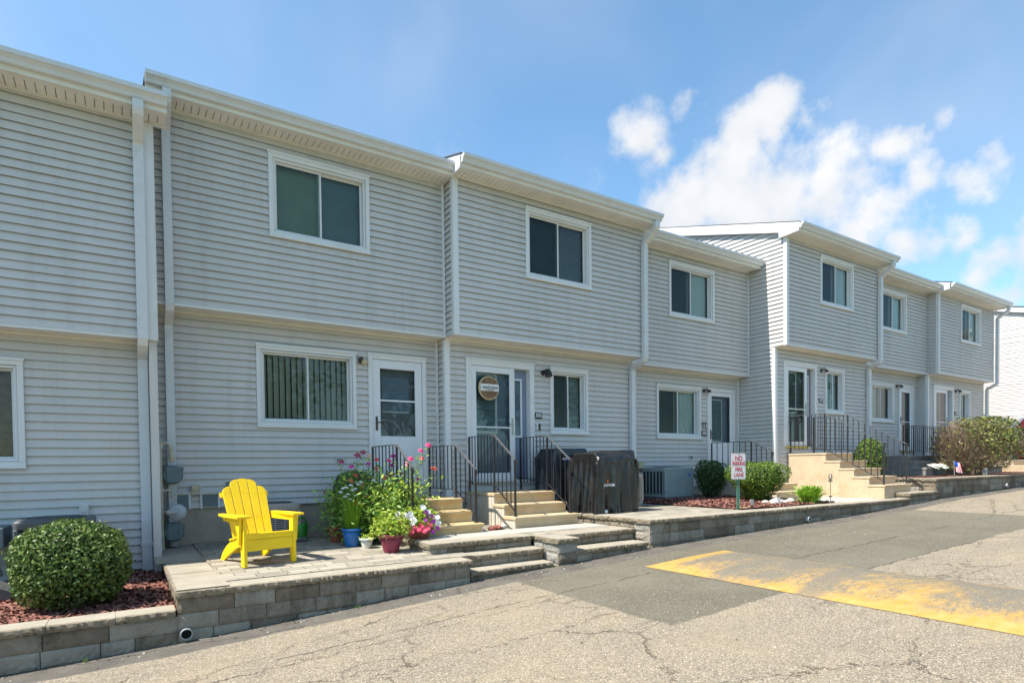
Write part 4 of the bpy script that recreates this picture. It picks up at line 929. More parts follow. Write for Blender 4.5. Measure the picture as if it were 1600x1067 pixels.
def cap_row(parent, a0, a1, n0, z1, depth=.30, th=.066, ax='x', seed=1, lo=.38, hi=.52, name='cap', over=.0):
    """row of cap stones, smooth on top, chipped along the front"""
    m = MB(); r = random.Random(seed); a = a0
    while a < a1-.01:
        b = min(a+r.uniform(lo, hi), a1)
        if a1-b < .2: b = a1
        rr = np.random.default_rng(r.randrange(10**6)); n = max(3, int((b-a)/.022)); A = np.linspace(a+.0015, b-.0015, n+1)
        dz = r.uniform(-.002, .002); k = len(m.v); rows = []
        mid = 3
        prof = [(-depth, 0)] + [(-.016, 0)] + [(.002, -.005)] + [(.004, -.5*th)] + [(-.004, -th)] + [(-depth, -th)]
        for i in range(n+1):
            ch = abs(rr.normal())*.005; ed = 0 if 0 < i < n else -.004
            for q, (d, zz) in enumerate(prof):
                dd = d; z = z1+dz+zz
                if q == 1: dd = d-ch
                if q == 2: dd = d+rr.normal()*.003+ed; z -= abs(rr.normal())*.003
                if q == 3: dd = d+rr.normal()*.006+ed; z += rr.normal()*.006
                if q == 4: dd = d+rr.normal()*.004+ed-.006; z += abs(rr.normal())*.004
                m.v.append((A[i], n0-dd, z) if ax == 'x' else (n0-dd, A[i], z))
        Q = len(prof)
        for i in range(n):
            for q in range(Q-1):
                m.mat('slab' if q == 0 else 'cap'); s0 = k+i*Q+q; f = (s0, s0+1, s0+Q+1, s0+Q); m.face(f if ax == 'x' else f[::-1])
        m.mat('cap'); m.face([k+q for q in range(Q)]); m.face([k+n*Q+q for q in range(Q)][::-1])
        a = b
    return m.build(name, parent)

YF = 6.15; ZP = .50; ZB = .34; ZU = .645; Z3 = .79; Z4 = 1.20; TH = .066
def pz(y): return ZP+.02*(y-YF)
# ---- planting bed wall in front of townhouse 1
bw = empty('retaining_wall', (-2, YF, .2), 'low block wall with rough caps in front of the round clipped bush', 'wall', 'block walls along the drive')
cap_row(bw, -4.2, .372, YF, ZB, .27, seed=3); block_wall(bw, -4.2, .398, YF+.035, ZB-TH-.001, 3, seed=2, zfoot=rz)
mb = MB().mat('mulch')
def mulch_patch(m, x0, x1, y0, y1, z, amp=.02, seed=1):
    r = np.random.default_rng(seed); nx = int((x1-x0)/.12)+1; ny = int((y1-y0)/.12)+1; k = len(m.v)
    for i in range(nx+1):
        for j in range(ny+1): m.v.append((x0+(x1-x0)*i/nx, y0+(y1-y0)*j/ny, z(x0+(x1-x0)*i/nx, y0+(y1-y0)*j/ny)+r.normal()*amp*.4))
    for i in range(nx):
        for j in range(ny): a = k+i*(ny+1)+j; m.face((a, a+ny+1, a+ny+2, a+1))
zb1 = lambda x, y: .285+.045*max(0, min(1, (y-6.4)/1.2))
mulch_patch(mb, -4.2, .41, YF+.25, 8.95, zb1, seed=4)
struct('mulch_bed', mb, 'red wood chip mulch bed under the round bush')
def chips(name, fz, x0, x1, y0, y1, n, label, seed):
    r = np.random.default_rng(seed); m = MB().mat('chip')
    for _ in range(n):
        x = r.uniform(x0, x1); y = r.uniform(y0, y1); L = r.uniform(.015, .04); W = r.uniform(.006, .014); a = r.uniform(0, 6.28); t = r.normal()*.35
        u = np.array([math.cos(a)*L, math.sin(a)*L, t*L]); v = np.array([-math.sin(a)*W, math.cos(a)*W, r.normal()*.3*W]); c = np.array([x, y, fz(x, y)+.012])
        k = len(m.v); m.v += [tuple(c-u-v), tuple(c+u-v), tuple(c+u+v), tuple(c-u+v)]; m.face((k, k+1, k+2, k+3))
    o = m.build(name); tag(o, label, 'mulch', kind='stuff')
chips('mulch_chips', zb1, -1.6, .36, YF+.26, 8.85, 5200, 'loose red wood chips around the round bush', 5)

# ---- patio of townhouse 2
pw = empty('retaining_wall', (1.9, YF, .25), 'block wall with rough buff caps holding up the patio under the yellow chair', 'wall', 'block walls along the drive')
cap_row(pw, .37, 3.43, YF, ZP, .30, seed=8)
block_wall(pw, .385, 3.42, YF+.035, ZP-TH-.001, 4, seed=5, zfoot=rz)
cap_row(pw, YF+.02, 9.4, .37, ZP+.012, .45, ax='y', seed=9, lo=.42, hi=.62, name='edge_cap')
block_wall(pw, YF+.05, 9.0, .405, ZP-TH-.001, 2, ax='y', seed=11, name='side_blocks')
m = MB().mat('paver'); y0, y1 = YF+.29, 9.53
for x0, x1 in ((.80, 3.6),):
    m.poly([(x0, y0, pz(y0)), (x1, y0, pz(y0)), (x1, y1, pz(y1)), (x0, y1, pz(y1))])
m.poly([(x0, y0, pz(y0)), (x0, y0, .2), (x0, y1, .2), (x0, y1, pz(y1))])
m.mat('slab').poly([(.3, 8.0, pz(8)-.02), (.82, 8.0, pz(8)-.02), (.82, 9.53, pz(9.53)-.02), (.3, 9.53, pz(9.53)-.02)])
struct('patio', m, 'grey and buff concrete paver patio with the yellow chair')

# ---- garden steps up from the drive, with the platform in front of the house stairs
gs = empty('garden_steps', (4.0, 6.4, .4), 'wide block steps with rough caps rising from the drive to the house stairs', 'steps')
cap_row(gs, 3.46, 4.69, 6.44, ZP, .34, seed=21, name='tread'); block_wall(gs, 3.46, 4.69, 6.475, ZP-TH-.001, 1, h=.09, seed=22, name='riser', back=.2)
cap_row(gs, 3.435, 4.66, 6.19, .352, .30, seed=23, name='tread'); block_wall(gs, 3.44, 4.66, 6.215, .352-TH-.001, 2, h=.09, seed=24, name='riser', back=.2)
cap_row(gs, 3.15, 4.70, 6.72, ZU, .34, seed=25, name='tread'); block_wall(gs, 3.17, 4.70, 6.755, ZU-TH-.001, 1, h=.085, seed=26, name='riser', back=.25)
cap_row(gs, 6.74, 9.3, 3.15, ZU+.001, .22, ax='y', seed=27, name='edge_cap'); block_wall(gs, 6.77, 9.3, 3.185, ZU-TH-.001, 1, h=.10, ax='y', seed=28, name='side_blocks')
cap_row(gs, 4.69, 5.05, 6.14, ZU, .34, seed=29, name='pier_cap', lo=.5, hi=.6); cap_row(gs, 6.16, 6.7, 4.69, ZU+.001, .15, ax='y', seed=30, name='pier_cap')
block_wall(gs, 4.725, 5.04, 6.175, ZU-TH-.001, 3, h=.13, seed=31, mat='block_pale', name='pier_blocks', back=.3); block_wall(gs, 6.19, 6.75, 4.725, ZU-TH-.001, 3, h=.13, ax='y', seed=32, mat='block_pale', name='pier_blocks', back=.3)
cap_row(gs, 5.05, 6.42, 6.50, ZU, .34, seed=33, name='tread'); block_wall(gs, 5.05, 6.42, 6.535, ZU-TH-.001, 1, h=.10, seed=34, name='riser', back=.25)
cap_row(gs, 5.0, 6.36, 6.16, .48, .35, seed=35, name='tread'); block_wall(gs, 5.0, 6.36, 6.19, .48-TH-.001, 2, h=.12, seed=36, name='riser', back=.2)
m = MB().mat('paver'); zz = ZU-.003
for a, b, c0, d in ((3.36, 4.83, 7.04, 9.3), (4.66, 4.832, 6.66, 7.05), (4.83, 5.04, 6.46, 9.3), (5.04, 6.44, 6.82, 9.3)):
    m.poly([(a, c0, zz), (b, c0, zz), (b, d, zz), (a, d, zz)])
m.mat('concrete_walk'); 
for a, b, c0, d in ((3.37, 6.42, 6.98, 7.58),): m.poly([(a, c0+.08, zz+.004), (b, c0+.08, zz+.004), (b, d, zz+.004), (a, d, zz+.004)])
struct('landing', m, 'paved landing between the garden steps and the house stairs')

# ---- raised patio of townhouses 3 and 4
rw = empty('retaining_wall', (10, YF+.03, .6), 'long block wall with rough caps behind the speed bump, tapering into the rising drive', 'wall', 'block walls along the drive')
Y3 = 6.18
cap_row(rw, 6.40, 14.45, Y3, Z3, .30, seed=41, lo=.42, hi=.6); cap_row(rw, Y3+.02, 8.6, 6.40, Z3+.001, .3, ax='y', seed=42, name='edge_cap', lo=.42, hi=.6)
block_wall(rw, 6.43, 14.4, Y3+.035, Z3-TH-.001, 3, seed=43, zfoot=rz); block_wall(rw, Y3+.04, 6.55, 6.435, Z3-TH-.001, 3, h=.125, ax='y', seed=44, mat='block_pale', name='side_blocks'); block_wall(rw, 6.55, 8.6, 6.435, Z3-TH-.001, 1, h=.1, ax='y', seed=45, name='side_blocks')
m = MB().mat('paver'); z = Z3-.003
m.poly([(6.68, Y3+.28, z), (9.35, Y3+.28, z), (9.35, 9.83, z), (6.68, 9.83, z)])
struct('patio', m, 'paver patio around the covered grills')
m = MB().mat('concrete_walk'); m.poly([(11.75, Y3+.28, z), (15.2, Y3+.28, z), (15.2, 9.83, z), (11.75, 9.83, z)]); struct('path', m, 'pale concrete walk beside the cream stairs')
zb3 = lambda x, y: Z3+.0+.05*max(0, min(1, (y-6.7)/1.2))*max(0, min(1, (x-9.0)/.5))*max(0, min(1, (12.2-x)/.5))
m = MB().mat('mulch'); mulch_patch(m, 9.0, 12.0, Y3+.34, 9.83, lambda x, y: zb3(x, y)+.012, seed=6); struct('mulch_bed', m, 'red mulch bed around the no parking sign')
chips('mulch_chips', lambda x, y: zb3(x, y)+.01, 9.0, 12.0, Y3+.36, 9.0, 3000, 'loose red wood chips around the no parking sign', 8)

# ---- wall and bed of townhouses 6 and 7
w4 = empty('retaining_wall', (19, 6.2, 1.0), 'block wall with smooth grey caps below the large dying bush', 'wall', 'block walls along the drive')
cap_row(w4, 15.62, 34, 6.18, Z4, .32, seed=51, lo=.5, hi=.8); block_wall(w4, 15.66, 34, 6.215, Z4-TH-.001, 3, h=.15, seed=52, zfoot=rz)
cap_row(w4, 6.2, 7.4, 15.62, Z4+.001, .3, ax='y', seed=53, name='edge_cap'); block_wall(w4, 6.22, 7.4, 15.655, Z4-TH-.001, 3, h=.13, ax='y', seed=54, mat='block_pale', name='side_blocks')
cs = empty('kerb_step', (15, 6.3, .8), 'single low stone step with a rough edge at the foot of the cream stairs', 'step')
cap_row(cs, 14.33, 15.66, 6.16, .908, .5, seed=55, name='tread'); block_wall(cs, 14.36, 15.66, 6.19, .908-TH-.001, 2, h=.12, seed=56, name='riser', back=.4)
cap_row(cs, 6.18, 6.5, 14.33, .909, .4, ax='y', seed=57, name='edge_cap'); block_wall(cs, 6.2, 6.5, 14.365, .908-TH-.001, 1, h=.12, ax='y', seed=58, name='riser', back=.4)
m = MB().mat('slab'); m.box(14.6, 15.7, 6.6, 7.2, .7, .905); m.build('backing', cs)
m = MB().mat('mulch'); mulch_patch(m, 15.8, 34, 6.45, 9.3, lambda x, y: Z4-.01, seed=9); struct('mulch_bed', m, 'shaded planting bed below the last two houses')

# ---- house stairs
def stairs(x0, x1, y_wall, zl, fronts, zbase, tread_mat, side_mat, label, th=.05, landing_back=None, rise=.17, grooves=False, nose=.025):
    """precast stair: fronts = list of (y_front, z_top) from landing down"""
    s = empty('house_stairs', ((x0+x1)/2, fronts[-1][0], zbase), label, 'stairs', 'concrete stairs at the front doors')
    yb = y_wall
    for q, (yf, zt) in enumerate(fronts):
        m = MB().mat(tread_mat); m.box(x0-nose*.6, x1+nose*.6, yf, yb if q == 0 else fronts[q-1][0]+.06, zt-th, zt, .008); m.build('landing' if q == 0 else 'tread', s)
        m = MB().mat(tread_mat); m.box(x0+.02, x1-.02, yf+nose, yf+nose+.05, (fronts[q+1][1] if q+1 < len(fronts) else zbase), zt-th-.0005); m.build('riser', s)
    for X in (x0, x1-.05):
        m = MB().mat(side_mat)
        for q, (yf, zt) in enumerate(fronts):
            y0 = yf+nose+.002; y1 = yb if q == 0 else fronts[q-1][0]+nose+.0
            if grooves:
                y = y0
                while y < y1-.005:
                    ye = min(y+.085, y1); m.box(X, X+.05, y+.004, ye-.004, zbase, zt-th-.001); y = ye
                m.box(X+.012, X+.045, y0, y1, zbase, zt-th-.0015)
            else: m.box(X, X+.05, y0, y1, zbase, zt-th-.001)
        m.build('side_panel', s)
    return s
S2 = stairs(3.18, 4.38, 9.47, 1.11, [(8.12, 1.115), (7.82, .945), (7.50, .775)], ZU, 'step_gold', 'stringer', 'rust stained golden stairs behind the petunias, up to the white storm door', grooves=True)
S3 = stairs(5.01, 6.24, 9.21, 1.16, [(8.22, 1.165), (7.92, .99), (7.61, .815)], ZU, 'step_tan', 'stringer', 'tan stairs up to the blue front door, left of the covered grill', grooves=True)
S4 = stairs(12.02, 13.25, 9.78, 1.10, [(8.40, 1.29), (8.1, 1.12), (7.8, .96)], Z3, 'step_tan', 'stringer', 'tan stairs half hidden behind the clipped hedges, up to the white half glazed door')
S5 = stairs(13.88, 15.08, 8.75, 1.82, [(7.76, 1.82), (7.43, 1.635), (7.11, 1.455), (6.78, 1.27), (6.46, 1.09)], Z3, 'step_cream', 'step_cream', 'tall cream stairs with a broad sunlit side, up to the charcoal door', th=.045)
S6 = stairs(18.6, 24.0, 9.18, 1.77, [(8.2, 1.77), (7.9, 1.60), (7.6, 1.42)], Z4, 'land_grey', 'land_grey', 'weathered grey stair landing shared by the last two front doors', th=.07)

def railing(st, x, pts_top, posts, balu, label=None, r=.014, lower=None, curl=True):
    """pts_top: list of (y,z) of the handrail; posts: (y, ztop, zbottom); balu: list of (y, ztop, zbot)"""
    m = MB().mat('black'); off = None
    m.mat('rail_top').rtube([(x, y, z) for y, z in pts_top], .032, .014, (1, 0, 0))
    if curl:
        y, z = pts_top[-1]; m.mat('black').tube([(x, y, z), (x, y-.035, z-.02), (x, y-.045, z-.06), (x, y-.02, z-.085), (x, y+.005, z-.07)], .011, 6)
    rail = m.build('railing', st)
    for y, zt, zb_ in posts:
        m = MB().mat('black'); m.box(x-.013, x+.013, y-.013, y+.013, zb_, zt); m.mat('black').box(x-.03, x+.03, y-.03, y+.03, zb_, zb_+.008); m.build('post', rail)
    if lower:
        m = MB().mat('black'); m.rtube([(x, y, z) for y, z in lower], .022, .01, (1, 0, 0)); m.build('bottom_rail', rail)
    for y, zt, zb_ in balu:
        m = MB().mat('black'); m.box(x-.0065, x+.0065, y-.0065, y+.0065, zb_, zt); m.build('baluster', rail)
    return rail
def std_rail(st, x, ya, yb, yc, zt, zc, zland, zfoot, nb=7, ns=4, low=.13):
    """flat over the landing ya->yb at zt, sloping to yc at zc"""
    top = [(ya, zt), (yb, zt), (yb-.02, zt-.008), (yc, zc)]
    sl = (zt-zc)/(yb-yc); lw = [(ya, zland+low), (yb, zland+low), (yc, zland+low-(zt-zc))]
    posts = [(ya, zt-.006, zland), (yb, zt-.006, zland), (yc, zc-.005, zfoot)]
    bal = [(ya+(yb-ya)*k/(nb+1), zt-.006, zland+low) for k in range(1, nb+1)]
    for k in range(1, ns+1):
        y = yb+(yc-yb)*k/(ns+1); dz = (yb-y)*sl; bal.append((y, zt-dz-.006, zland+low-dz))
    return railing(st, x, top, posts, bal, lower=lw)
std_rail(S2, 4.33, 9.20, 8.26, 7.64, 1.93, 1.56, 1.115, .775, 6, 3)
std_rail(S2, 3.25, 8.95, 7.98, 7.45, 1.92, 1.60, 1.115, .775, 6, 3)
std_rail(S3, 5.09, 9.19, 8.36, 7.74, 2.11, 1.70, 1.165, .815, 7, 4)
std_rail(S3, 6.17, 9.19, 8.36, 7.74, 2.11, 1.70, 1.165, .815, 7, 4)
std_rail(S4, 12.10, 9.62, 8.52, 8.0, 2.10, 1.85, 1.29, .96, 6, 3)
std_rail(S5, 13.97, 8.72, 7.86, 6.54, 2.755, 2.0, 1.82, 1.09, 7, 9, .10)
std_rail(S5, 15.0, 8.72, 7.86, 6.54, 2.755, 2.0, 1.82, 1.09, 7, 9, .10)
def front_rail(st, x0, x1, y, zt, zland, n, low=.1):
    m = MB().mat('black'); m.rtube([(x0, y, zt), (x1, y, zt)], .03, .014, (0, 1, 0)); m.rtube([(x0, y, zt-.07), (x1, y, zt-.07)], .014, .01, (0, 1, 0)); rail = m.build('railing', st)
    m = MB().mat('black'); m.rtube([(x0, y, zland+low), (x1, y, zland+low)], .02, .01, (0, 1, 0)); m.build('bottom_rail', rail)
    for k in range(n+1):
        x = x0+(x1-x0)*k/n; w = .013 if k % 5 == 0 else .0065
        m = MB().mat('black'); m.box(x-w, x+w, y-w, y+w, zland if w > .01 else zland+low, zt-.006); m.build('post' if w > .01 else 'baluster', rail)
front_rail(S6, 18.75, 21.9, 8.26, 2.63, 1.77, 25)

# ------------------------------------------------------------------ yellow chair
def adirondack():
    c = empty('garden_chair', (1.29, 7.45, pz(7.4)), 'bright yellow slatted adirondack chair on the paver patio', 'chair', rz=math.radians(13)); c.scale = (.93, .96, .97)
    def B(name, parent=c, bevel=.004): return lambda m: m.build(name, parent, local=True, bevel=bevel)
    w = .30   # half width between legs
    # local: front is -Y, seat front edge at y=-.36
    for sx in (-1, 1):
        m = MB().mat('yellow'); x = sx*w
        m.box(x-.020, x+.020, -.385, -.29, 0, .555); m.build('front_leg', c, local=True, bevel=.004)
        # arm bracket, a quarter-moon under the arm
        m = MB().mat('yellow'); xo = sx*(w+.045)
        m.prism([(-.37, .553), (-.37+.04, .25), (-.37+.075, .25), (-.30, .36), (-.25, .47), (-.20, .553)], 'x', xo-.016, xo+.016)
        m.build('arm_bracket', c, local=True, bevel=.003)
        # rear leg / seat stringer curving down to the back
        m = MB().mat('yellow'); xi = sx*(w-.045)
        up = [(-.37, .375), (-.15, .34), (.10, .265), (.26, .19), (.38, .10), (.46, .0)]; lo = [(.36, .0), (.26, .055), (.12, .12), (-.05, .19), (-.37, .26)]
        m.prism(up+lo, 'x', xi-.018, xi+.018); m.build('rear_leg', c, local=True, bevel=.003)
        # arm
        m = MB().mat('yellow'); pts = [(-.44, .075), (-.43, -.075), (-.30, -.085), (.0, -.075), (.18, -.045), (.27, -.02), (.27, .045), (0, .06), (-.30, .08)]
        pl = [(sx*(w+.035)-sx*v, u) for u, v in pts]
        m.loft([[(p[0], p[1], .556) for p in pl], [(p[0], p[1], .582) for p in pl]]); m.build('arm', c, local=True, bevel=.005)
        m = MB().mat('yellow'); m.box(sx*(w+.0)-.014, sx*(w+.0)+.014, -.29, .24, .495, .5555); m.build('arm_rail', c, local=True, bevel=.003)
    # front apron, two boards
    m = MB().mat('yellow'); m.box(-w+.021, w-.021, -.378, -.352, .175, .305); m.box(-w+.021, w-.021, -.380, -.352, .309, .365); m.build('front_apron', c, local=True, bevel=.004)
    # seat slats
    y = -.385; z = .378
    for k in range(6):
        m = MB().mat('yellow'); y1 = y+.078; dz = -.018 if k > 0 else -.004
        m.loft([[(-w+.01, y, z-.022), (w-.01, y, z-.022), (w-.01, y1, z+dz-.022), (-w+.01, y1, z+dz-.022)], [(-w+.01, y, z), (w-.01, y, z), (w-.01, y1, z+dz), (-w+.01, y1, z+dz)]])
        m.build('seat_slat', c, local=True, bevel=.004); y = y1+.008; z += dz
    # back slats, fanned, reclined
    tilt = math.radians(24); base = Vector((0, .085, .235)); up = Vector((0, math.sin(tilt), math.cos(tilt))); nrm = Vector((0, -math.cos(tilt), math.sin(tilt)))
    n = 5; H = [.72, .81, .82, .81, .72]
    for k in range(n):
        wb, wt = .091, .105; xb = (k-2)*(wb+.009); xt = (k-2)*(wt+.010); h = H[k]
        m = MB().mat('yellow'); L = []
        def pt(u, v): return base+Vector((1, 0, 0))*(xb+(xt-xb)*v/.8+u*(wb+(wt-wb)*v/.8)/2)+up*v
        out = [pt(-1, 0), pt(1, 0)]
        cr = [(1, 1)] if k == 2 else [(1, 1)]
        arc = []
        for j in range(7):
            t = j/6
            if k == 2: arc.append(pt(1-2*t, h-.006*abs(1-2*t)))
            elif k in (0, 1):   # rounded towards the left
                a = t*math.pi/2; arc.append(pt(1-(0.8 if k == 0 else 1.0)*2*math.sin(a)*(1.25 if k == 0 else 1), h-.085*(1-math.cos(a))) if k == 0 else pt(1-2*math.sin(a), h-.07*(1-math.cos(a))))
            else:
                a = t*math.pi/2; arc.append(pt(-1+2*math.cos(a), h-.085*(1-math.sin(a))) if k == 4 else pt(-1+2*math.cos(a), h-.07*(1-math.sin(a))))
        loop = out+arc
        m.loft([[p-nrm*.0 for p in loop][::-1], [p-nrm*(-.022) for p in loop][::-1]]); m.mat('ac_dark')
        for v in (.30, .62):
            for u in (-.5, .5):
                q_ = pt(u, v)+nrm*.0; a_ = Vector((.0035, 0, 0)); b_ = up*.0035; f_ = nrm*.0232; m.poly([q_+f_-a_-b_, q_+f_+a_-b_, q_+f_+a_+b_, q_+f_-a_+b_])
        m.build('back_slat', c, local=True, bevel=.004)
    m = MB().mat('yellow')
    for v, z0 in ((.30, 0), (.62, 0)):
        p = base+up*v-nrm*.013; m.rtube([(-.27 if v < .5 else -.30, p.y, p.z), (.27 if v < .5 else .30, p.y, p.z)], .024, .06, (0, nrm.y, nrm.z))
    m.build('back_brace', c, local=True)
    m = MB().mat('yellow'); m.box(-w+.03, w-.03, .20, .222, .10, .16); m.build('stretcher', c, local=True)
adirondack()

# ------------------------------------------------------------------ foliage helpers
def leaves(m, C, Nrm, size, aspect=.55, seed=0, jitter=.7, bend=False):
    """leaf quads at centres C facing roughly along Nrm"""
    r = np.random.default_rng(seed); n = len(C); Nn = Nrm+r.normal(size=(n, 3))*jitter; Nn /= np.linalg.norm(Nn, axis=1)[:, None]+1e-9
    T = np.cross(Nn, r.normal(size=(n, 3))); T /= np.linalg.norm(T, axis=1)[:, None]+1e-9; Bt = np.cross(Nn, T)
    sz = size*r.uniform(.5, 1.35, n)[:, None]; k = len(m.v)
    P = np.stack([C-T*sz*.5, C+Bt*sz*aspect*.5-T*sz*.05, C+T*sz*.5+Nn*sz*.08, C-Bt*sz*aspect*.5-T*sz*.05], 1).reshape(-1, 3)
    m.v += [tuple(p) for p in P.tolist()]
    for i in range(n): m.f.append((k+4*i, k+4*i+1, k+4*i+2, k+4*i+3))
    m.mi += [m.cur]*n; m.sm += [False]*n
def shell_pts(n, c, r, seed, power=2.5, depth=.18, lump=.06, zmin=-.95, fl=3.0, taper=0):
    """points in the outer skin of a super-ellipsoid"""
    g = np.random.default_rng(seed); D = g.normal(size=(n, 3)); D /= np.linalg.norm(D, axis=1)[:, None]
    D = D[D[:, 2] > zmin]; s = (np.abs(D)**power).sum(1)**(-1/power)
    ph = g.uniform(0, 6.28, 6); lum = 1+lump*(np.sin(D[:, 0]*fl*2+ph[0])*np.sin(D[:, 1]*fl*2.3+ph[1])+np.sin(D[:, 2]*fl*2.1+ph[2])*np.sin(D[:, 0]*fl*1.7+ph[3]))
    rad = s*lum*(1-depth*g.uniform(0, 1, len(D))**1.6)*(1+(g.uniform(size=len(D)) < .07)*g.uniform(0, .09, len(D)))
    Q = D*rad[:, None]*np.array(r); Q[:, :2] *= (1-taper*np.clip(-Q[:, 2:3]/r[2]+.25, 0, 1.2)); return Q+np.array(c), D/np.array(r)
def clipped_bush(name, label, cat, c, r, n, size, mat, inner=True, group=None, power=2.6, seed=1, zmin=-.85, lump=.04, trunk=None, depth=.16, aspect=.6, jitter=.75, taper=0):
    o = empty(name, (c[0], c[1], c[2]-r[2]), label, cat, group)
    P, Nn = shell_pts(n, c, r, seed, power, depth, lump, zmin, taper=taper); m = MB().mat(mat); m.ids = 1; leaves(m, P, Nn/np.linalg.norm(Nn, axis=1)[:, None], size, aspect, seed+1, jitter); m.build('foliage', o)
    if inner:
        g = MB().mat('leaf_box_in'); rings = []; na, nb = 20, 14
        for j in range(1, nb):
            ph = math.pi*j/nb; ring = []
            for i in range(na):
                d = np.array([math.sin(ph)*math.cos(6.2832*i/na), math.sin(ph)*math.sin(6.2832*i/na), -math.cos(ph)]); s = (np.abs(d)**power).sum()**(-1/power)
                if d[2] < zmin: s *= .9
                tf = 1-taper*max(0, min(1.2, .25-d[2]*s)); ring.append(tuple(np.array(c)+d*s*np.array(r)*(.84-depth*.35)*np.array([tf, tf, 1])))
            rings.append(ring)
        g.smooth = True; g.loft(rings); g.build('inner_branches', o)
    if trunk:
        t = MB().mat('bark')
        for k in range(5): a = k*1.3; t.tube([(c[0]+.03*math.cos(a), c[1]+.03*math.sin(a), trunk), (c[0]+r[0]*.45*math.cos(a), c[1]+r[1]*.45*math.sin(a), c[2]-r[2]*.4)], [.018, .01], 6)
        t.build('trunk', o)
    return o
clipped_bush('round_bush', 'round clipped boxwood bush in the red mulch bed at the far left', 'bush', (-.43, 7.12, .71), (.475, .475, .405), 13000, .040, 'leaf_box', trunk=.28, seed=3, power=2.5, lump=.045, depth=.26)
clipped_bush('yew_hedge', 'large clipped hedge right behind the no parking sign', 'hedge', (11.0, 7.6, 1.22), (.62, .46, .38), 11000, .034, 'leaf_yew', seed=5, trunk=.8, lump=.05, power=5, taper=.5, zmin=-.8, group='clipped hedges by the sign')
clipped_bush('yew_hedge', 'smaller dark clipped hedge in the shade left of the no parking sign', 'hedge', (10.95, 8.72, 1.26), (.34, .34, .40), 4200, .04, 'leaf_yewd', seed=7, trunk=.8, lump=.05, power=3.5, taper=.35, group='clipped hedges by the sign')
clipped_bush('dome_shrub', 'small bright green dome shaped shrub behind the railing of the cream stairs', 'shrub', (16.35, 8.0, 1.62), (.36, .36, .60), 5200, .045, 'leaf_yew', seed=9, power=2.1, lump=.02)

def stem_leaves(m, pts, n, size, seed, mat='leaf_mid', aspect=.42, droop=.2):
    """leaves set along a stem"""
    r = np.random.default_rng(seed); pts = [np.array(p, float) for p in pts]; C = []; Nn = []
    for k in range(n):
        t = r.uniform(.08, .95)*(len(pts)-1); i = int(t); p = pts[i]*(1-(t-i))+pts[min(i+1, len(pts)-1)]*(t-i)
        a = r.uniform(0, 6.28); d = np.array([math.cos(a), math.sin(a), .1]); C.append(p+d*size*.55); Nn.append([0, -.35, 1])
    m.mat(mat); leaves(m, np.array(C), np.array(Nn), size, aspect, seed+5, .5)
FL = 1.0
def flower(par, p, col, d, name='flower', layers=3, facing=(0, -.45, .9), flat=True):
    m = MB().mat('fl_'+col); f = Vector(facing).normalized(); a = f.cross(Vector((0, 1, .3))).normalized(); b = f.cross(a); R = d*.66
    for L in range(layers):
        n = 10-2*L; rr = R*(1-.28*L)
        for k in range(n):
            t = 6.2832*k/n+L*.4; u = a*math.cos(t)+b*math.sin(t); v = f.cross(u); p0 = Vector(p)+f*(L*.2*R)
            w = rr*.36; tip = p0+u*rr+f*(-.18*R if flat else .25*R)
            m.poly([p0-v*w*.3, p0+u*rr*.6-v*w+f*.02*R, tip, p0+u*rr*.6+v*w+f*.02*R, p0+v*w*.3])
    if col == 'cn': m.mat('terra').ball(tuple(Vector(p)+f*R*.3), R*.45, 8, 5)
    else: m.mat('fl_pe').ball(tuple(Vector(p)+f*R*.35), R*.16, 6, 4)
    return m.build(name, par)
# ---- pots
def pot(name, label, x, y, z, r0, r1, h, mat, rim=.02, group='flower pots on the patio', n=24, label2=None):
    o = empty(name, (x, y, z), label, 'flower pot', group); m = MB().mat(mat); m.smooth = True
    m.lathe((x, y, z), [(r0*.96, 0), (r0, .01), (r0+(r1-r0)*.5, h*.5), (r1*.97, h-rim*1.6)], n); m.lathe((x, y, z), [(r1*.97, h-rim*1.6), (r1+.012, h-rim*1.5), (r1+.014, h-.004), (r1, h), (r1-.02, h), (r1-.025, h-.03)], n, False); b = m.build('bowl', o)
    m = MB().mat('soil'); m.lathe((x, y, z), [(r1-.03, h-.045), (r1-.028, h-.03)], n); m.build('soil', o)
    return o
zp = pz(7.8)
p1 = pot('flower_pot', 'bright blue pot holding a tall feathery green plant', 2.585, 7.98, pz(8), .092, .125, .245, 'blue_pot')
m = MB().mat('leaf_fern'); m.ids = 4; r = np.random.default_rng(3)
for k in range(330):
    a = r.uniform(0, 6.28); q = r.uniform(0, .09); x0, y0 = 2.585+q*math.cos(a), 7.98+q*math.sin(a); h = r.uniform(.18, .50); lx, ly = math.cos(a)*r.uniform(.0, .11), math.sin(a)*r.uniform(0, .1)
    P = [Vector((x0+lx*t*t, y0+ly*t*t, pz(8)+.22+h*t)) for t in (0, .35, .7, 1)]
    w = Vector((.0018, .0012, 0)); 
    for j in range(3): m.poly([P[j]-w, P[j]+w, P[j+1]+w*.8, P[j+1]-w*.8])
    m.poly([P[3]-w*.8, P[3]+w*.8, P[3]+Vector((0, 0, .01)), P[3]+Vector((-.002, 0, .01))])
m.build('feathery_leaves', p1)
p2 = pot('flower_pot', 'maroon pot with a yellow green leafy plant in front of the other pots', 2.845, 7.22, pz(7.2), .095, .15, .235, 'maroon_pot', .03)
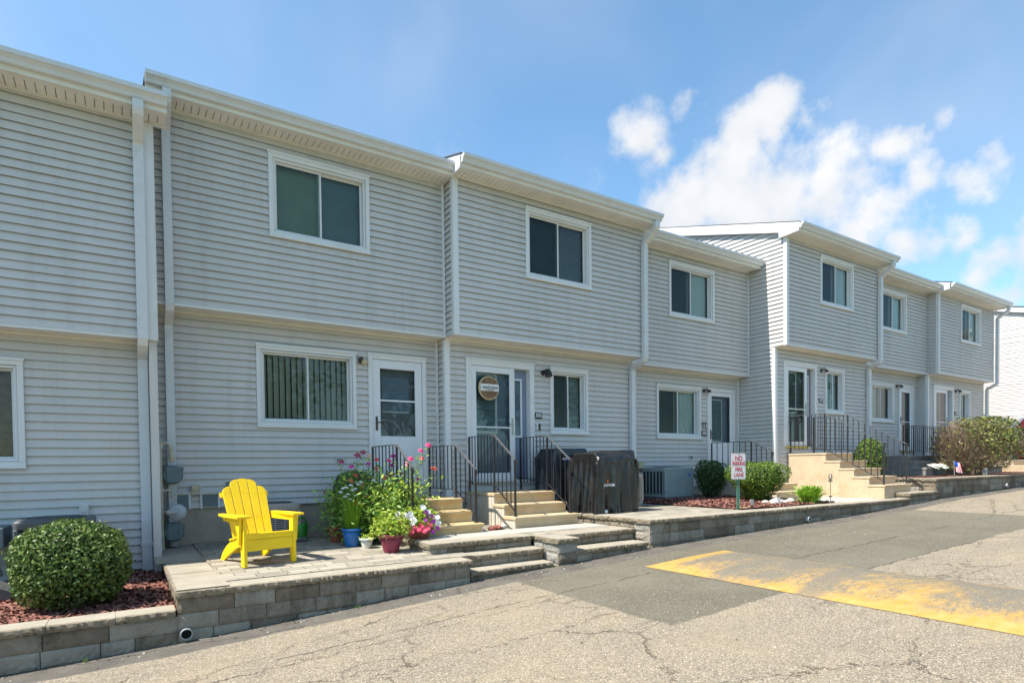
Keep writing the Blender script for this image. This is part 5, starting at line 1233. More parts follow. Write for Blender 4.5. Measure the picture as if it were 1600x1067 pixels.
def leafy(par, c, R, n, size, mat, seed, name='foliage', stems=14, aspect=.4):
    m = MB().mat(mat); m.ids = 1; g = np.random.default_rng(seed); C = []; 
    D = g.normal(size=(n, 3)); D[:, 2] = np.abs(D[:, 2])*1.1-.15; D /= np.linalg.norm(D, axis=1)[:, None]; q = g.uniform(.35, 1.05, n)[:, None]
    C = np.array(c)+D*q*np.array(R); leaves(m, C, D*.5+np.array([0, -.2, .8]), size, aspect, seed+1, .8); m.build(name, par)
    s = MB().mat('stem')
    for k in range(stems):
        d = D[k]*np.array(R)*.9; s.tube([(c[0]+d[0]*.1, c[1]+d[1]*.1, c[2]-R[2]*.25), (c[0]+d[0]*.5, c[1]+d[1]*.5, c[2]+d[2]*.6), tuple(np.array(c)+d)], [.004, .003, .002], 4)
    s.build('stem', par)
leafy(p2, (2.845, 7.22, .78), (.27, .23, .28), 1300, .055, 'leaf_lime', 4)
p3 = pot('flower_pot', 'small white ribbed pot half hidden behind the maroon pot', 2.70, 7.72, pz(7.7), .06, .085, .13, 'white_pot', .012)
leafy(p3, (2.70, 7.72, .67), (.10, .10, .05), 60, .035, 'leaf_lime', 6, stems=4)
p4 = pot('flower_pot', 'brown red clay pot in the shade behind the blue pot', 2.56, 8.5, pz(8.5), .11, .145, .22, 'terra', .025)
leafy(p4, (2.68, 8.45, 1.02), (.30, .28, .48), 1100, .07, 'leaf_mid', 8)
p5 = pot('flower_pot', 'shallow clay bowl brimming with white, pink and violet petunias on the landing corner', 3.32, 7.42, ZU+.002, .12, .185, .13, 'terra', .02)
leafy(p5, (3.28, 7.40, .86), (.32, .24, .21), 1100, .05, 'leaf_lime', 10, aspect=.6)
PET = [(3.053,.978,'w'),(3.125,.99,'w'),(3.137,.934,'w'),(3.134,.872,'w'),(2.97,.998,'w'),(2.964,.921,'w'),(3.515,.92,'w'),(3.497,.873,'w'),(3.367,1.001,'w'),(3.291,1.068,'w'),(3.013,.91,'p'),(3.017,.817,'p'),(3.072,.826,'p'),(3.116,.763,'p'),(3.269,.771,'p'),(3.326,.793,'p'),(3.15,.816,'p'),(3.001,.864,'p'),(3.305,.901,'m'),(3.366,.94,'m'),(3.444,.881,'m'),(3.333,1.002,'m'),(3.382,.851,'m'),(3.504,.784,'m'),(3.412,.738,'m'),(3.523,.848,'w'),(3.428,.946,'m'),(3.09,.955,'w'),(3.16,.90,'w'),(3.06,.79,'p'),(3.20,.79,'p'),(3.24,.83,'p'),(3.36,.83,'p'),(2.97,.80,'p')]
for x, z, c in PET: flower(p5, (x, 7.16+abs(x-3.27)*.35+(z-.85)*.25, z), c, .070 if c != 'm' else .052, layers=2, facing=(random.uniform(-.4, .3), -1, random.uniform(.1, .7)), flat=False)

# ---- zinnias and coneflowers
ZN = [(3.73,7.95,1.92,'pk',.03),(3.61,7.95,1.84,'pk',.027),(3.62,7.95,1.73,'pk',.023),(3.81,7.95,1.58,'co',.03),(3.6,8.3,1.73,'pk',.03),(3.55,8.3,1.63,'lp',.023),(3.33,8.3,1.77,'mg',.03),(3.07,8.3,1.72,'rd',.022),(2.95,8.3,1.66,'mg',.023),(2.96,8.3,1.77,'pe',.023),(2.87,8.3,1.82,'cn',.03),(2.79,8.3,1.78,'cn',.033),(2.56,8.3,1.69,'cn',.028),(2.76,8.3,1.5,'co',.03),(3.06,8.3,1.59,'rd',.023),(3.3,8.3,1.63,'mg',.028),(3.28,8.3,1.5,'sa',.037),(3.45,8.3,1.51,'mg',.027),(3.55,7.95,1.43,'mg',.022),(3.17,8.05,1.37,'rd',.023),(3.0,8.05,1.28,'rd',.023),(3.2,8.05,1.28,'lp',.025),(3.52,8.05,1.18,'co',.038),(3.26,8.05,1.11,'sa',.033),(2.68,8.05,1.13,'co',.042),(2.82,8.05,1.21,'sa',.027),(2.88,8.05,1.1,'co',.033),(2.96,8.05,1.05,'mg',.015),(3.16,8.05,1.32,'lp',.022),(2.94,8.3,1.46,'sa',.02),(3.61,8.3,1.38,'pe',.017)]
ZN += [(2.66,8.2,1.42,'co',.028),(2.82,8.2,1.36,'pk',.026),(2.9,8.1,1.32,'sa',.03),(3.12,8.1,1.46,'co',.03),(3.34,8.1,1.40,'sa',.03),(3.42,8.0,1.28,'pk',.026),(3.08,8.0,1.18,'mg',.026),(3.38,7.95,1.20,'rd',.026),(2.76,8.1,1.26,'rd',.022),(3.22,8.2,1.70,'pk',.026),(3.46,8.1,1.66,'lp',.026),(2.7,8.3,1.62,'mg',.026)]
bases = [((2.62, 8.35), 'tall zinnia and coneflower plant at the left of the flower bed, behind the blue pot'), ((2.86, 8.15), 'dense zinnia plant with coral blooms in the middle of the flower bed'), ((3.04, 8.0), 'zinnia plant with red and magenta blooms beside the golden stairs'), ((3.10, 7.8), 'leggy zinnia plant leaning right in front of the railing, with hot pink blooms on top')]
plants = []
for k, ((bx, by), lab) in enumerate(bases): plants.append(empty('zinnia_plant', (bx, by, pz(by)), lab, 'flowering plant', 'zinnias in the flower bed'))
stm = [MB() for _ in bases]; lvm = [MB().mat('leaf_mid') for _ in bases]
for mm in lvm: mm.ids = 1
def plant_for(x): return 0 if x < 2.8 else 1 if x < 3.05 else 2 if x < 3.4 else 3
for i, (x, y, z, c, d) in enumerate(ZN):
    k = plant_for(x); (bx, by), _ = bases[k]; z0 = pz(by)
    mid1 = (bx+(x-bx)*.35, by+(y-by)*.5, z0+(z-z0)*.4); mid2 = (bx+(x-bx)*.8, by+(y-by)*.9, z0+(z-z0)*.78)
    stm[k].mat('stem').tube([(bx+random.uniform(-.05, .05), by+random.uniform(-.05, .05), z0), mid1, mid2, (x, y, z)], [.006, .005, .004, .003], 5)
    stem_leaves(lvm[k], [mid1, mid2, (x, y, z-.03)], 16, .065, 100+i, 'leaf_lime' if i % 3 == 0 and k else 'leaf_mid')
    flower(plants[k], (x, y, z), c, d*2.7, layers=3, facing=(random.uniform(-.3, .3), -.55, .8))
for k, ((bx, by), _) in enumerate(bases):
    g = np.random.default_rng(40+k); n = 1500; C = np.array([bx+.08, by, .98])+g.normal(size=(n, 3))*np.array([.19, .15, .22]); C = C[C[:, 2] > pz(by)+.05]
    lvm[k].mat('leaf_mid'); leaves(lvm[k], C, np.tile([0, -.4, .8], (len(C), 1)), .075, .42, 50+k, .7)
    n = 420; C = np.array([bx+.18, by-.10, 1.12])+g.normal(size=(n, 3))*np.array([.20, .10, .17]); lvm[k].mat('leaf_lime'); leaves(lvm[k], C, np.tile([0, -.4, .8], (len(C), 1)), .07, .42, 60+k, .7)
    stm[k].build('stem', plants[k]); lvm[k].build('leaves', plants[k])
dz = [(2.47,1.33),(2.52,1.34),(2.64,1.32),(2.6,1.3),(2.63,1.23),(2.54,1.25),(2.68,1.38),(2.44,1.28),(2.72,1.41),(2.9,1.43),(2.58,1.37),(2.5,1.22),(2.57,1.18)]
dp = empty('daisy_plant', (2.5, 8.1, pz(8.1)), 'clump of small white flowers above the blue pot', 'flowering plant'); sm_ = MB().mat('stem'); lv = MB().mat('leaf_mid'); lv.ids = 1
for i, (x, z) in enumerate(dz):
    sm_.tube([(2.52, 8.12, pz(8.1)), ((x+2.52)/2, 8.05, z-.3), (x, 7.97, z)], [.004, .003, .0025], 4); flower(dp, (x, 7.97, z), 'w', .05, layers=1, facing=(0, -.3, 1)); stem_leaves(lv, [(2.52, 8.12, pz(8.1)), ((x+2.52)/2, 8.05, z-.3), (x, 7.97, z-.02)], 26, .055, 300+i)
sm_.build('stem', dp); lv.build('leaves', dp)
lp = empty('coneflower_plant', (2.56, 9.05, pz(9)), 'lone dusky pink coneflower standing by the wall left of the flower bed', 'flowering plant')
m = MB().mat('stem'); m.tube([(2.57, 9.05, pz(9)), (2.55, 9.0, .9), (2.52, 9.0, 1.22)], [.006, .005, .004], 5); m.build('stem', lp); m = MB().mat('leaf_mid'); m.ids = 1; stem_leaves(m, [(2.57, 9.05, pz(9)), (2.55, 9.0, .9), (2.52, 9.0, 1.12)], 46, .085, 401); m.build('leaves', lp); flower(lp, (2.52, 9.0, 1.235), 'cn', .06)

# ---- covered kettle grill behind the flowers
kg = empty('covered_kettle_grill', (2.98, 9.0, pz(9)), 'rounded dark green black covered grill standing behind the zinnias against the wall', 'grill')
m = MB().mat('cover_green'); m.smooth = True; m.lathe((2.98, 9.02, pz(9)), [(.30, .04), (.33, .3), (.335, .62), (.32, .80), (.26, .92), (.14, .985), (.03, 1.0)], 28); m.build('cover', kg)
m = MB().mat('black'); [m.tube([(2.98+.2*math.cos(a), 9.02+.2*math.sin(a), pz(9)), (2.98+.2*math.cos(a), 9.02+.2*math.sin(a), pz(9)+.1)], .015) for a in (0.5, 2.6, 4.7)]; m.build('leg', kg)
# ---- green watering can
wc = empty('watering_can', (2.12, 8.9, pz(8.9)), 'green plastic watering can on the patio to the right of the yellow chair', 'watering can')
m = MB().mat('green_can'); m.smooth = True; m.lathe((2.12, 8.9, pz(8.9)), [(.085, 0), (.10, .02), (.10, .20), (.085, .25), (.05, .27)], 20); m.build('body', wc)
m = MB().mat('green_can'); m.tube([(2.09, 8.86, pz(8.9)+.25), (2.08, 8.82, pz(8.9)+.33), (2.13, 8.82, pz(8.9)+.35), (2.20, 8.85, pz(8.9)+.30), (2.225, 8.88, pz(8.9)+.2), (2.215, 8.88, pz(8.9)+.1)], .014, 8); m.build('handle', wc)
m = MB().mat('green_can'); m.tube([(2.03, 8.92, pz(8.9)+.06), (1.93, 8.97, pz(8.9)+.2), (1.88, 9.0, pz(8.9)+.3)], [.02, .015, .012], 8); m.build('spout', wc)

# ------------------------------------------------------------------ air conditioners
def ac_box(label, x0, x1, y0, y1, z0, h, mat, style='louver', badge=False, rz_=0):
    a = empty('air_conditioner', ((x0+x1)/2, (y0+y1)/2, z0), label, 'air conditioner', 'outdoor air conditioner units')
    R = .06
    def rr(ins, z):
        pts = []
        for cx_, cy_, t0 in ((x1-R, y1-R, 0), (x0+R, y1-R, 90), (x0+R, y0+R, 180), (x1-R, y0+R, 270)):
            for k in range(5):
                t = math.radians(t0+k*22.5); pts.append((cx_+(R-ins)*math.cos(t), cy_+(R-ins)*math.sin(t), z))
        return pts
    m = MB().mat('ac_dark'); m.box(x0-.06, x1+.06, y0-.06, y1+.06, z0-.03, z0+.03, .01); m.build('pad', a)
    m = MB().mat('fins'); m.loft([rr(.025, z0+.04), rr(.025, z0+h-.06)]); m.build('coil', a)
    m = MB().mat(mat); m.loft([rr(0, z0+.03), rr(0, z0+.08)]); m.loft([rr(0, z0+h-.09), rr(-.004, z0+h-.05), rr(-.004, z0+h-.02), rr(.02, z0+h)])
    for cx_, cy_ in ((x0, y0), (x1, y0), (x0, y1), (x1, y1)):
        sx = 1 if cx_ == x0 else -1; sy = 1 if cy_ == y0 else -1
        m.box(cx_+sx*.002, cx_+sx*.05, cy_+sy*.002, cy_+sy*.05, z0+.079, z0+h-.088, .012)
    o = m.build('casing', a)
    m = MB().mat(mat)
    if style == 'louver':     # horizontal louvres all round
        z = z0+.10
        while z < z0+h-.11: m.loft([rr(.004, z), rr(.012, z+.014)], True, True); z += .028
        for x in np.linspace(x0+.1, x1-.1, 4): m.box(x-.008, x+.008, y0-.002, y0+.01, z0+.08, z0+h-.09)
        for y in np.linspace(y0+.1, y1-.1, 4): m.box(x0-.002, x0+.01, y-.008, y+.008, z0+.08, z0+h-.09)
    else:                       # tall vertical slots on the left, ribbed panel in front
        n = 7
        for k in range(n):
            y = y0+.07+(y1-y0-.14)*k/(n-1); m.box(x0-.010, x0+.012, y-.011, y+.011, z0+.078, z0+h-.088)
        if style == 'slots':
            m.box(x0+.04, x1-.04, y0+.001, y0+.012, z0+.078, z0+h-.088)
            for x in np.linspace(x0+.1, x1-.1, 8): m.box(x-.012, x+.012, y0-.005, y0+.004, z0+.10, z0+h-.10)
        else:
            for x in np.linspace(x0+.06, x1-.06, 13): m.box(x-.013, x+.013, y0-.002, y0+.012, z0+.078, z0+h-.088)
    m.build('grille', a)
    m = MB().mat('ac_dark'); cx_, cy_ = (x0+x1)/2, (y0+y1)/2; r_ = min(x1-x0, y1-y0)/2-.06
    for q in (1, .72, .44): m.lathe((cx_, cy_, z0+h+.001), [(r_*q, 0), (r_*q, .012), (r_*q-.012, .012), (r_*q-.012, 0)], 28, False)
    m.lathe((cx_, cy_, z0+h), [(.07, 0), (.07, .02)], 16)
    for k in range(8): t = k*math.pi/4; m.tube([(cx_+.06*math.cos(t), cy_+.06*math.sin(t), z0+h+.012), (cx_+r_*math.cos(t), cy_+r_*math.sin(t), z0+h+.012)], .004, 4)
    m.build('fan_guard', a)
    if badge: m = MB().mat('badge_blue'); m.box(x1-.22, x1-.13, y0-.012, y0-.005, z0+h-.19, z0+h-.13, .004); m.mat('white_ink').box(x1-.20, x1-.15, y0-.014, y0-.0121, z0+h-.165, z0+h-.155); m.build('badge', a)
    return a
ac_box('dark air conditioner mostly hidden behind the round clipped bush', -.98, -.28, 8.05, 8.72, .34, .74, 'ac_dark', 'louver')
ac_box('taupe air conditioner in the shade behind the yellow chair', 1.55, 2.13, 8.82, 9.38, pz(9)+.03, .52, 'ac_tan', 'louver')
ac_box('taupe air conditioner squeezed in between the large covered grill and the downspout', 7.75, 8.42, 8.28, 8.93, Z3+.02, .62, 'ac_tan', 'ribs')
ac_box('large blue grey air conditioner with tall black slots and a blue badge', 9.74, 10.66, 8.95, 9.68, .87, .66, 'ac_grey', 'slots', True)
ac_box('dark blue air conditioner between the dome shrub and the grey landing', 17.0, 17.75, 8.3, 8.9, Z4+.02, .58, 'ac_blue', 'ribs')
def unit1_box():
    o = empty('utility_cabinet', (-1.6, 8.5, .34), 'grey wall mounted cabinet with a dark condenser leg at the left edge of the photo', 'cabinet')
    m = MB().mat('meter'); m.box(-1.75, -1.09, 8.35, 8.9, .78, 1.0, .01); m.build('case', o)
    m = MB().mat('ac_dark'); m.tube([(-1.2, 8.4, .78), (-1.12, 8.35, .5), (-1.3, 8.3, .36)], .02); m.tube([(-1.4, 8.4, .78), (-1.4, 8.4, .3)], .02); m.tube([(-1.65, 8.4, .78), (-1.65, 8.4, .3)], .02); m.build('leg', o)
    m = MB().mat('ac_dark'); m.prism([(-1.5, .33), (-.95, .33), (-.95, .42), (-1.1, .50), (-1.5, .50)], 'y', 7.6, 8.0); m.build('base_block', o)
unit1_box()

# ------------------------------------------------------------------ gas meters and pipes
gm = empty('gas_meter_set', (.47, 9.3, pz(9.3)), 'cream gas pipes with three meters in the corner between the two downspouts', 'gas meter')
m = MB().mat('pipe'); zf = pz(9.2)
m.tube([(.425, 9.20, zf), (.418, 9.20, 1.96)], .020, 8); m.tube([(.418, 9.20, 1.95), (.50, 9.2, 1.96), (.53, 9.22, 1.92), (.53, 9.22, 1.80)], .018, 8)
m.tube([(.42, 9.2, 1.33), (.53, 9.2, 1.33), (.545, 9.2, 1.26), (.545, 9.2, 1.22)], .016, 8); m.tube([(.56, 9.24, 1.275), (1.0, 9.33, 1.265), (1.25, 9.42, 1.26)], .014, 8)
m.tube([(.42, 9.2, 1.04), (.50, 9.2, 1.05)], .018, 8)
for z in (zf+.01, 1.04, 1.33, 1.93): m.tube([(.422, 9.2, z-.03), (.422, 9.2, z+.03)], .028, 8)
m.build('pipe', gm)
m = MB().mat('pipe'); m.ball((.55, 9.2, 1.78), (.04, .05, .09)); m.ball((.54, 9.2, 1.90), (.03, .03, .05)); m.build('regulator', gm)
for z0 in (1.40, .63):
    m = MB().mat('meter'); m.lathe((0, 0, 0), [(.10, 0), (.125, .02), (.125, .16), (.11, .19)], 20); m.xf(Matrix.Translation((.56, 9.38, z0+.13)) @ Matrix.Rotation(math.pi/2, 4, 'X'))
    m.box(.46, .63, 9.17, 9.40, z0+.01, z0+.26, .03); m.box(.60, .69, 9.19, 9.26, z0+.18, z0+.24, .01); m.build('meter', gm)
m = MB().mat('meter_light'); m.lathe((0, 0, 0), [(.05, 0), (.10, .02), (.115, .05), (.10, .08), (.04, .11)], 16); m.xf(Matrix.Translation((.60, 9.22, 1.03)) @ Matrix.Rotation(math.pi/2, 4, 'X')); m.tube([(.47, 9.1, 1.04), (.60, 9.1, 1.04)], .028, 8); m.build('diaphragm_meter', gm)
m = MB().mat('pvc'); m.tube([(.56, 9.34, zf), (.56, 9.34, .70)], .055, 14); m.build('pvc_stub', gm)

# ------------------------------------------------------------------ drain pipes in the walls
for x, y, z, lab in ((.45, 6.12, .115, 'white drain pipe end where the bed wall meets the patio wall'), (10.45, 6.16, .565, 'white drain pipe end in the long block wall past the speed bump'), (19.7, 6.14, .93, 'white drain pipe end in the wall below the dying bush')):
    d = empty('drain_pipe', (x, y, z), lab, 'drain pipe', 'drain pipes in the block walls'); R = .05
    m = MB().mat('pvc'); m.smooth = False; m.lathe((0, 0, 0), [(R, -.15), (R, .012), (R-.007, .012), (R-.007, -.14)], 22, False); m.xf(Matrix.Translation((x, y, z)) @ Matrix.Rotation(math.pi/2, 4, 'X')); m.build('pipe_end', d)
    m = MB().mat('dark'); m.lathe((0, 0, 0), [(R-.008, -.03), (R-.008, -.025)], 22); m.xf(Matrix.Translation((x, y, z)) @ Matrix.Rotation(math.pi/2, 4, 'X')); m.build('bore', d)

# ------------------------------------------------------------------ covered grills
gr = empty('covered_grill', (7.0, 7.65, Z3), 'large flat top grill under a creased black cover with a white printed name', 'grill', 'grills under black covers')
XG = Matrix.Translation((7.0, 7.84, Z3)) @ Matrix.Rotation(math.radians(4), 4, 'Z')
PL = [(4.02, .10, .05), (4.32, .07, .03), (4.62, .10, .035), (4.95, .13, .10), (5.18, .08, .05), (5.38, .12, .10), (5.62, .10, .07), (5.85, .12, .12), (6.15, .12, .06), (3.75, .1, .06), (3.4, .12, .06), (3.0, .12, .05), (.4, .2, .06), (1.6, .2, .05), (2.2, .2, .06)]
def cloth_cover(par, body, W, D, H, mtx, seed=3, frames=46, mat='cover', sub=.03, folds=13):
    """let a loose fabric cover settle over the grill with the cloth solver, then keep the settled mesh"""
    g = np.random.default_rng(seed); tmp = []
    for b in body:
        q = MB().mat('dark'); q.box(*b); ob = q.build('grill_body'); me_ = ob.data; tmp.append(ob); c_ = ob.modifiers.new('c', 'COLLISION'); ob.collision.thickness_outer = .008; ob.collision.cloth_friction = 30
    nx, ny, nz = int(W/sub), int(D/sub), int(H/sub); m = MB().mat(mat); m.smooth = True; idx = {}
    ph = g.uniform(0, 6.28, 6)
    def warp(x, y, z):
        t = max(0, min(1, (1.05-z)/1.0)); a = math.atan2(y/(D/2), x/(W/2)); k = t*(.05+.055*math.sin(folds*a+ph[0]+1.2*math.sin(2*a+ph[1]))+.03*math.sin(folds*1.7*a+ph[2]))
        n_ = Vector((x/(W/2), y/(D/2), 0)); n_ = n_.normalized() if n_.length > 1e-6 else n_
        hem = -.03*math.sin(3*a+ph[3])*t
        return (x+n_.x*k+g.normal()*.003, y+n_.y*k+g.normal()*.003, z+hem)
    def vid(x, y, z):
        k = (round(x, 4), round(y, 4), round(z, 4))
        if k not in idx: idx[k] = len(m.v); m.v.append(warp(x, y, z))
        return idx[k]
    X = [-W/2+W*i/nx for i in range(nx+1)]; Y = [-D/2+D*i/ny for i in range(ny+1)]; Z = [1.07-H+H*i/nz for i in range(nz+1)]
    for a in range(nx):
        for b in range(ny): m.face([vid(X[a], Y[b], Z[-1]), vid(X[a+1], Y[b], Z[-1]), vid(X[a+1], Y[b+1], Z[-1]), vid(X[a], Y[b+1], Z[-1])])
    for c in range(nz):
        for a in range(nx):
            m.face([vid(X[a], Y[0], Z[c]), vid(X[a+1], Y[0], Z[c]), vid(X[a+1], Y[0], Z[c+1]), vid(X[a], Y[0], Z[c+1])]); m.face([vid(X[a+1], Y[-1], Z[c]), vid(X[a], Y[-1], Z[c]), vid(X[a], Y[-1], Z[c+1]), vid(X[a+1], Y[-1], Z[c+1])])
        for b in range(ny):
            m.face([vid(X[-1], Y[b], Z[c]), vid(X[-1], Y[b+1], Z[c]), vid(X[-1], Y[b+1], Z[c+1]), vid(X[-1], Y[b], Z[c+1])]); m.face([vid(X[0], Y[b+1], Z[c]), vid(X[0], Y[b], Z[c]), vid(X[0], Y[b], Z[c+1]), vid(X[0], Y[b+1], Z[c+1])])
    o = m.build('cover_raw'); cl = o.modifiers.new('cloth', 'CLOTH'); st = cl.settings
    st.quality = 6; st.mass = .35; st.tension_stiffness = 20; st.compression_stiffness = 10; st.shear_stiffness = 4; st.bending_stiffness = .35; st.air_damping = 2
    cl.collision_settings.distance_min = .006; cl.collision_settings.use_self_collision = False; cl.point_cache.frame_start = 1; cl.point_cache.frame_end = frames
    for f in range(1, frames+1): S.frame_set(f)
    dg = bpy.context.evaluated_depsgraph_get(); me = bpy.data.meshes.new_from_object(o.evaluated_get(dg)); bpy.data.objects.remove(o)
    for t in tmp: bpy.data.objects.remove(t)
    S.frame_set(1)
    me.transform(mtx); me.transform(Matrix.Translation(-ORG[par.name])); co = bpy.data.objects.new('cover', me); COL.objects.link(co); co.parent = par
    sb = co.modifiers.new('s', 'SUBSURF'); sb.levels = 1; sb.render_levels = 1; return co
cloth_cover(gr, [(-.45, .45, -.26, .26, .05, 1.0), (-.44, .40, -.33, -.27, .62, .93), (.22, .50, -.24, .25, .80, 1.05), (-.2, .25, -.15, .15, .9, 1.045)], 1.15, .86, 1.0, XG)
from mathutils.bvhtree import BVHTree
cov = [o for o in gr.children if o.name.startswith('cover')][0]; bvh = BVHTree.FromPolygons([v.co.copy() for v in cov.data.vertices], [tuple(p.vertices) for p in cov.data.polygons])
def stick(o, gap=.004):
    """lay flat lettering onto the cover's folds"""
    ys = [v.co.y for v in o.data.vertices]; ym = max(ys)
    for v in o.data.vertices:
        h = bvh.ray_cast(Vector((v.co.x, -3, v.co.z)), Vector((0, 1, 0)))
        if h[0] is not None: v.co.y = h[0].y-gap-(ym-v.co.y)*.5
tl = text_mesh('ACKSTONE', .060, 'white_ink', 'lettering', gr, Matrix.Translation(-ORG[gr.name]) @ XG @ Matrix.Translation((-.25, -.365, .47)) @ Matrix.Rotation(math.pi/2, 4, 'X'), bold=.0016, extrude=.001, sx=.85); stick(tl)
m = MB().mat('orange_ink'); m.prism([(-.28, .515), (-.262, .515), (-.252, .535), (-.262, .548), (-.266, .575), (-.276, .552), (-.288, .540)], 'y', -.378, -.366); m.xf(XG); stick(m.build('flame_print', gr))
for dx in (-.30, -.12): m = MB().mat('white_pot'); m.ball((7.0+dx, 7.45, Z3+.035), (.035, .02, .035)); m.build('wheel', gr)
def logo(par, txt, x, y, z, size, rot, mat='white_ink', sx=1): 
    return text_mesh(txt, size, mat, 'lettering', par, Matrix.Translation(Vector((x, y, z))-ORG[par.name]) @ Matrix.Rotation(rot, 4, 'Z') @ Matrix.Rotation(math.pi/2, 4, 'X'), bold=.002, sx=sx)
gl_ = empty('covered_grill', (6.75, 8.72, Z3), 'shiny dark covered grill behind the railing of the tan stairs', 'grill', 'grills under black covers')
cloth_cover(gl_, [(-.36, .36, -.22, .22, .05, 1.0), (-.40, .30, -.22, .2, .6, .8)], .98, .68, .98, Matrix.Translation((6.80, 8.72, Z3+.10)), seed=8, mat='cover_navy', sub=.034, folds=9)
for a_, b_, mt_ in ((6.60, 6.68, 'white_ink'), (6.69, 6.73, 'blue_ink'), (6.75, 6.81, 'red_ink')):
    m = MB().mat(mt_); n_ = 6
    for q in range(n_): m.poly([(a_+(b_-a_)*q/n_, 8.43, 1.70), (a_+(b_-a_)*(q+1)/n_, 8.43, 1.70), (a_+(b_-a_)*(q+1)/n_, 8.43, 1.735), (a_+(b_-a_)*q/n_, 8.43, 1.735)])
    lo_ = m.build('label_print', gl_); cv_ = [o for o in gl_.children if o.name.startswith('cover')][0]; bvh = BVHTree.FromPolygons([v.co.copy() for v in cv_.data.vertices], [tuple(p.vertices) for p in cv_.data.polygons]); stick(lo_, .006)

# ------------------------------------------------------------------ no parking sign
sg = empty('parking_sign', (9.0, 6.60, Z3), 'white and red no parking fire lane sign on a green post in the mulch', 'sign', rz=math.radians(-14))
m = MB().mat('post_green'); m.prism([(-.028, -.004), (-.028, .006), (-.012, .006), (-.010, .024), (.010, .024), (.012, .006), (.028, .006), (.028, -.004), (.014, -.004), (.010, .012), (-.010, .012), (-.014, -.004)], 'z', -.2, .98); m.build('post', sg, local=True)
def rr_plate(m, w, h, R, y0, y1, zc):
    pts = []
    for cx_, cz_, t0 in ((w/2-R, h/2-R, 0), (-w/2+R, h/2-R, 90), (-w/2+R, -h/2+R, 180), (w/2-R, -h/2+R, 270)):
        for k in range(6): t = math.radians(t0+k*18); pts.append((cx_+R*math.cos(t), zc+cz_+R*math.sin(t)))
    m.prism(pts, 'y', y0, y1)
zc = .755
m = MB().mat('sign_white'); rr_plate(m, .305, .457, .03, -.014, -.010, zc); pl = m.build('sign_plate', sg, local=True)
m = MB().mat('sign_red'); rr_plate(m, .290, .442, .026, -.0155, -.0141, zc); m.build('border', pl, local=True)
m = MB().mat('sign_white'); rr_plate(m, .280, .432, .022, -.0168, -.0156, zc); m.build('face', pl, local=True)
for t, z, s in (('NO', .138, .118), ('PARKING', .048, .104), ('FIRE', -.055, .098), ('LANE', -.150, .098)):
    text_mesh(t, s, 'sign_red', 'lettering', pl, Matrix.Translation((0, -.0175, zc+z)) @ Matrix.Rotation(math.pi/2, 4, 'X'), bold=.0018, sx=.62 if t == 'PARKING' else .85)
m = MB().mat('black'); [m.ball((0, -.019, zc+q), (.008, .004, .008)) for q in (.205, -.205)]; m.build('bolt', pl, local=True)
m = MB().mat('sign_blue'); rr_plate(m, .305, .457, .03, .028, .032, zc+.0); m.xf(Matrix.Translation((.035, 0, 0))); m.build('rear_sign', sg, local=True)

# ------------------------------------------------------------------ small garden things by the sign
fp = empty('leafy_clump', (11.45, 6.72, Z3), 'bright yellow green grassy clump in the mulch in front of the cream stairs', 'plant')
m = MB().mat('leaf_fern'); m.ids = 3; g = np.random.default_rng(12)
for k in range(520):
    a = g.uniform(0, 6.28); e = abs(g.normal())*.45; L = g.uniform(.22, .42); bx, by = 11.45+g.normal()*.07, 6.74+g.normal()*.06; d = Vector((math.cos(a)*math.sin(e), math.sin(a)*math.sin(e), math.cos(e)))
    p0 = Vector((bx, by, Z3)); p1 = p0+d*L*.6; p2 = p0+d*L+Vector((math.cos(a), math.sin(a), -.6))*L*.18; sd = d.cross(Vector((0, 0, 1))); sd = sd.normalized()*.010 if sd.length > .01 else Vector((.010, 0, 0))
    m.poly([p0-sd*.6, p0+sd*.6, p1+sd, p1-sd]); m.poly([p1-sd, p1+sd, p2+sd*.2, p2-sd*.2]); m.poly([p1, p1+sd*2.4+Vector((0, 0, .012)), p2+sd, p2])
m.build('blades', fp)
lt = empty('garden_lantern', (11.94, 6.6, Z3), 'thin stake topped by a tiny dark lantern beside the grassy clump', 'lantern')
m = MB().mat('bronze'); m.tube([(11.94, 6.6, Z3), (11.94, 6.6, Z3+.42)], .006); m.ball((11.94, 6.6, Z3+.12), (.035, .035, .018)); m.build('stake', lt)
m = MB().mat('bronze'); m.lathe((11.94, 6.6, Z3+.42), [(.04, 0), (.04, .012)], 8); m.lathe((11.94, 6.6, Z3+.52), [(.045, 0), (.02, .04), (.006, .065)], 8); [m.tube([(11.94+.033*math.cos(t), 6.6+.033*math.sin(t), Z3+.42), (11.94+.033*math.cos(t), 6.6+.033*math.sin(t), Z3+.525)], .004, 4) for t in (0, 1.57, 3.14, 4.71)]; m.mat('nickel').lathe((11.94, 6.6, Z3+.432), [(.015, 0), (.015, .06)], 8); m.build('lamp_head', lt)
for x, y, lab in ((9.42, 6.62, 'small glass solar path light just right of the sign post'), (10.22, 6.62, 'small leaning solar path light in front of the pale rocks')):
    s_ = empty('solar_light', (x, y, Z3), lab, 'garden light', 'solar path lights'); m = MB().mat('black'); m.tube([(x, y, Z3), (x, y, Z3+.07)], .008); m.build('stake', s_)
    m = MB().mat('meter_light'); m.lathe((x, y, Z3+.06), [(.018, 0), (.035, .09), (.037, .10)], 10); m.build('lamp_head', s_)
